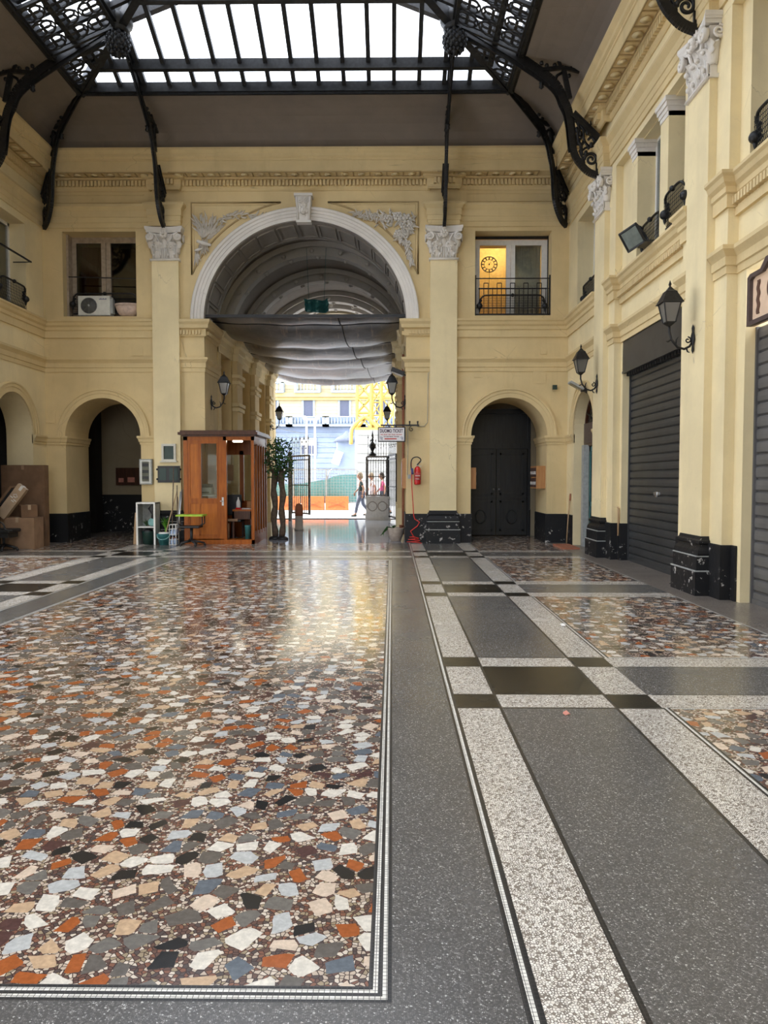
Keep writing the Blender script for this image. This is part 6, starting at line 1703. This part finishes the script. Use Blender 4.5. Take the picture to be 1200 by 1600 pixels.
for s in (-1, 1):
    b.tube(catmull([((xa+xb)/2-.2, cy-.5, 5.3), ((xa+xb)/2-.2+s*.4, cy-.5, 5.0), ((xa+xb)/2-.2+s*.8, cy-.5, 4.5), ((xa+xb)/2-.2+s*.85, cy-.5, 3.6)], 4), .12, 8)
b.box(xa-.1, xb+.2, cy-.6, cy+.6, 4.45, 4.6); b.build('base_collar', M['crane'], t)
b = MB(); b.box((xa+xb)/2-.8, (xa+xb)/2+.8, cy-.8, cy+.8, 0, 4.45); b.build('plinth', M['cabin'], t)
# fence with teal netting and orange barriers
t = wthing('site_fence', (-3, 36, 0), 'wire site fence hung with teal netting outside the passage', 'fence')
fx0, fx1 = -9, onY(36, 558, 780).x
b = MB()
for x in (-8.9, -6.4, onY(36, 459, 780).x, onY(36, 510, 780).x, fx1):
    b.bar((x, 36, 0), (x, 36, 1.95), .06, .06)
for z in (.35, 1.95): b.bar((fx0, 36, z), (fx1, 36, z), .05, .05)
b.tube([(onY(36,510,780).x+.05, 35.97, 1.5), (onY(36,511,780).x+.1, 35.97, 1.85), (onY(36,516,780).x+.1, 35.97, 1.97)], .03, 6)
b.build('fence_frame', M['metal'], t)
b = MB()
for i in range(int((fx1-fx0)/.14)): x = fx0+i*.14; b.bar((x, 35.97, .35), (x, 35.97, 1.95), .014, .014)
for i in range(12): z = .35+i*.14; b.bar((fx0, 35.97, z), (fx1, 35.97, z), .014, .014)
b.build('wire_mesh', M['metal'], t)
b = MB(); n = 40
for (xa_, xb_) in ((fx0, fx1),):
    vs = []
    for i in range(n+1):
        x = xa_+(xb_-xa_)*i/n; zt_ = 1.35+.12*sin(x*1.6)+.4*max(0, (x-(xb_-1.4))/1.4)**.6; y = 36.1+.03*sin(x*7)
        vs += [(x, y, .3), (x, y+.02*sin(x*5), zt_)]
    k = len(vs); vs += [(x, y+.02, z) for x, y, z in vs]
    b.add(vs, [q for i in range(n) for q in ((2*i, 2*i+2, 2*i+3, 2*i+1), (k+2*i, k+2*i+1, k+2*i+3, k+2*i+2), (2*i+1, 2*i+3, k+2*i+3, k+2*i+1))], 0, False)
b.build('netting', M['fence_teal'], t)
rr = random.Random(1); x = fx0; first = None; k = 0
while x < fx1-.4:
    if first is None:
        r0 = thing('road_barrier', (0,0,0), 'orange plastic road barrier at the foot of the teal fence', 'barrier', 'orange barriers along the fence')
        b = MB(); b.plate([[(-.18,0),(.18,0),(.15,.1),(.09,.35),(.07,.66),(-.07,.66),(-.09,.35),(-.15,.1)]], lambda u, v: (0, u, v), (1.1, 0, 0)); b.build('body', M['orange'], r0, bevel=.015)
        b = MB(); b.bar((.15,-.16,.15),(.95,-.13,.4),.02,.015); b.bar((.95,-.16,.15),(.15,-.13,.4),.02,.015); b.build('rib', M['terracotta'], r0); o = r0; first = r0
    else: o = copy_tree(first)
    o.location = (x, 35.55, 0); x += 1.16
# lamp post with two white poles seen before the building
t = wthing('street_lamp', (-6, 55, 0), 'pale double street pole before the cream building', 'lamp post')
b = MB()
for px in (479, 492): p = onY(55, px, 700); b.tube([(p.x, 55, 0), (p.x, 55, onY(55, px, 655).z)], .07, 8)
b.build('pole', M['white'], t)
b = MB(); p, q = onY(55, 476, 655), onY(55, 496, 655); b.bar((p.x,55,p.z),(q.x,55,q.z),.12,.12)
for x in (p.x, q.x): b.ball((x, 55, p.z+.1), .16, 0, 10)
b.build('lamp_head', M['white'], t)
t = wthing('road_sign', (-6, 50, 0), 'white boards on poles before the blue-grey ground floor', 'sign board')
a, c = onY(50, 470, 696), onY(50, 492, 687)
b = MB(); b.box(a.x, c.x, 50, 50.06, a.z, c.z); b.build('board', M['white'], t); b = MB(); b.box(a.x+.2, a.x+.26, 50.06, 50.12, 0, c.z); b.box(c.x-.26, c.x-.2, 50.06, 50.12, 0, c.z); b.build('pole', M['metal'], t)
# overhead wires
b = MB()
for k, (y0, y1) in enumerate(((668, 664), (676, 690))):
    A, C = onY(FY-.15, 430, y0), onY(FY-.15, 620, y1); b.tube([A.lerp(C, i/10)+Vector((0,0,-1.2*sin(PI*i/10))) for i in range(11)], .03, 4)
tag(b.build('overhead_wires', M['grey_plastic']), 'thin sagging overhead wires across the street', 'wires', kind='stuff')

# ------------------------------------------------------------------ passers-by
def body(name, V, E, R, mat, parent):
    me = bpy.data.meshes.new(name); me.from_pydata([tuple(v) for v in V], E, []); me.materials.append(mat)
    o = bpy.data.objects.new(name, me); COL.objects.link(o); o.parent = parent
    m = o.modifiers.new('skin', 'SKIN'); m.use_smooth_shade = True; m.branch_smoothing = .6
    for i, r in enumerate(R): me.skin_vertices[0].data[i].radius = (r, r) if not isinstance(r, tuple) else r
    me.skin_vertices[0].data[0].use_root = True
    s = o.modifiers.new('sub', 'SUBSURF'); s.levels = 1; s.render_levels = 2
    return o
def bake(o):
    dg = bpy.context.evaluated_depsgraph_get(); me = bpy.data.meshes.new_from_object(o.evaluated_get(dg)); o.modifiers.clear(); o.data = me
def person(loc, rz, cols, label, seed, bag=False):
    """walking towards local -x; height 1.7"""
    t = thing('person', loc, label, 'person', None, rz)
    skin, hair, top, legs = cols; r = seed
    # joints: pelvis chest neck head | hips knees ankles toes | shoulders elbows wrists
    pel, che, nk, hd = (0,0,.92), (-.03,0,1.32), (-.05,0,1.46), (-.08,0,1.60)
    hipL, hipR = (0,-.09,.88), (0,.09,.88)
    kL, aL, tL = (-.16,-.09,.50), (-.24,-.09,.09), (-.38,-.10,.03)
    kR, aR, tR = (.06,.09,.48), (.30,.09,.17), (.22,.10,.03)
    shL, shR = (-.04,-.18,1.38), (-.04,.18,1.38)
    eL, wL = (.10,-.23,1.12), (.04,-.22,.88)
    eR, wR = (-.10,.23,1.12), (-.28,.20,.95)
    V = [pel, che, nk, hipL, kL, aL, tL, hipR, kR, aR, tR, shL, eL, wL, shR, eR, wR]
    E = [(0,1),(1,2),(0,3),(3,4),(4,5),(5,6),(0,7),(7,8),(8,9),(9,10),(1,11),(11,12),(12,13),(1,14),(14,15),(15,16)]
    Rr = [(.11,.14),(.12,.15),.055,.085,.058,.04,.035,.085,.058,.04,.035,.055,.042,.03,.055,.042,.03]
    b0 = body('body', V, E, Rr, skin, t)
    # trousers and top
    body('trousers', [pel,hipL,kL,(-.235,-.09,.12),hipR,kR,(.29,.09,.2)], [(0,1),(1,2),(2,3),(0,4),(4,5),(5,6)], [(.13,.155),.10,.073,.06,.10,.073,.06], legs, t)
    body('shirt', [(0,0,.90),(-.02,0,1.12),che,(-.04,0,1.42),shL,(.05,-.22,1.22),shR,(-.08,.22,1.22)], [(0,1),(1,2),(2,3),(2,4),(4,5),(2,6),(6,7)], [(.135,.16),(.125,.15),(.135,.165),.07,.07,.06,.07,.06], top, t)
    b = MB(); b.ball((-.08,0,1.61), .10, 0, 16, 1.22, 1.0, .82); b.ball((-.185,0,1.60), .02, 0, 8, 1.3); b.tube([(-.165,-.03,1.555),(-.175,0,1.553),(-.165,.03,1.555)], .008, 6)
    for s in (-1, 1): b.ball((-.07, s*.085, 1.60), .022, 0, 8, 1.4); b.ball((-.165, s*.032, 1.63), .012, 0, 6)
    b.tube([(-.05,0,1.45),(-.07,0,1.55)], .052, 10); b.build('head', skin, t)
    b = MB(); b.ball((-.055,0,1.645), .108, 0, 14, 1.1, 1.0, .88); b.ball((-.01,0,1.58), .08, 0, 10, 1.2); b.build('hair', hair, t)
    for s, wv in ((-1, wL), (1, wR)):
        b = MB(); wv = Vector(wv); b.ball(wv+Vector((-.005,0,-.05)), .036, 0, 8, 1.3, 1, .5)
        for k in range(4): b.tube([wv+Vector((-.025+.017*k,0,-.08)), wv+Vector((-.03+.017*k,0,-.12+.006*abs(k-1.5))), wv+Vector((-.035+.017*k,s*-.01,-.15+.008*abs(k-1.5)))], [.009,.008,.006], 6)
        b.tube([wv+Vector((-.03,0,-.03)), wv+Vector((-.055,0,-.06)), wv+Vector((-.06,0,-.09))], [.010,.009,.006], 6); b.build('hand', skin, t)
    for (a_, t_) in ((aL, tL), (aR, tR)):
        b = MB(); a_, t_ = Vector(a_), Vector(t_); 
        b.tube([a_+Vector((.05,0,-.045)), a_+Vector((-.02,0,-.05)), t_, t_+(t_-a_).normalized()*.03], [.035,.045,.035,.02], 8); b.build('shoe', M['cloth_dark'], t)
    if bag:
        b = MB(); b.box(-.14, .12, -.32, -.22, .78, 1.02); b.build('bag', M['cloth_dark'], t, bevel=.03)
    return t
p = onZ(0, 565, 807)
person((p.x, p.y, 0), 0, (M['skin'], M['hair_grey'], M['cloth_dark'], M['cloth_grey']), 'person in a dark sleeveless top and grey trousers walking left past the gate', 1)
person((p.x+.42, p.y+1.0, 0), .1, (M['skin'], M['hair_grey'], M['cloth_white'], M['cloth_white']), 'person in white flowered clothes walking just behind the first person', 2)
person((p.x+.85, p.y+.6, 0), 0, (M['skin'], M['hair_dark'], M['cloth_pink'], M['cloth_grey']), 'person in a pink top and slate trousers partly behind the gate bars', 3)

# turn lettering into meshes
bpy.context.view_layer.update()
_dg = bpy.context.evaluated_depsgraph_get()
for o in [o for o in S.objects if o.type == 'FONT']:
    me = bpy.data.meshes.new_from_object(o.evaluated_get(_dg)); n = bpy.data.objects.new(o.name+'_mesh', me); COL.objects.link(n)
    n.parent = o.parent; n.location = o.location; n.rotation_euler = o.rotation_euler; n.scale = o.scale; nm = o.name
    bpy.data.objects.remove(o); n.name = nm
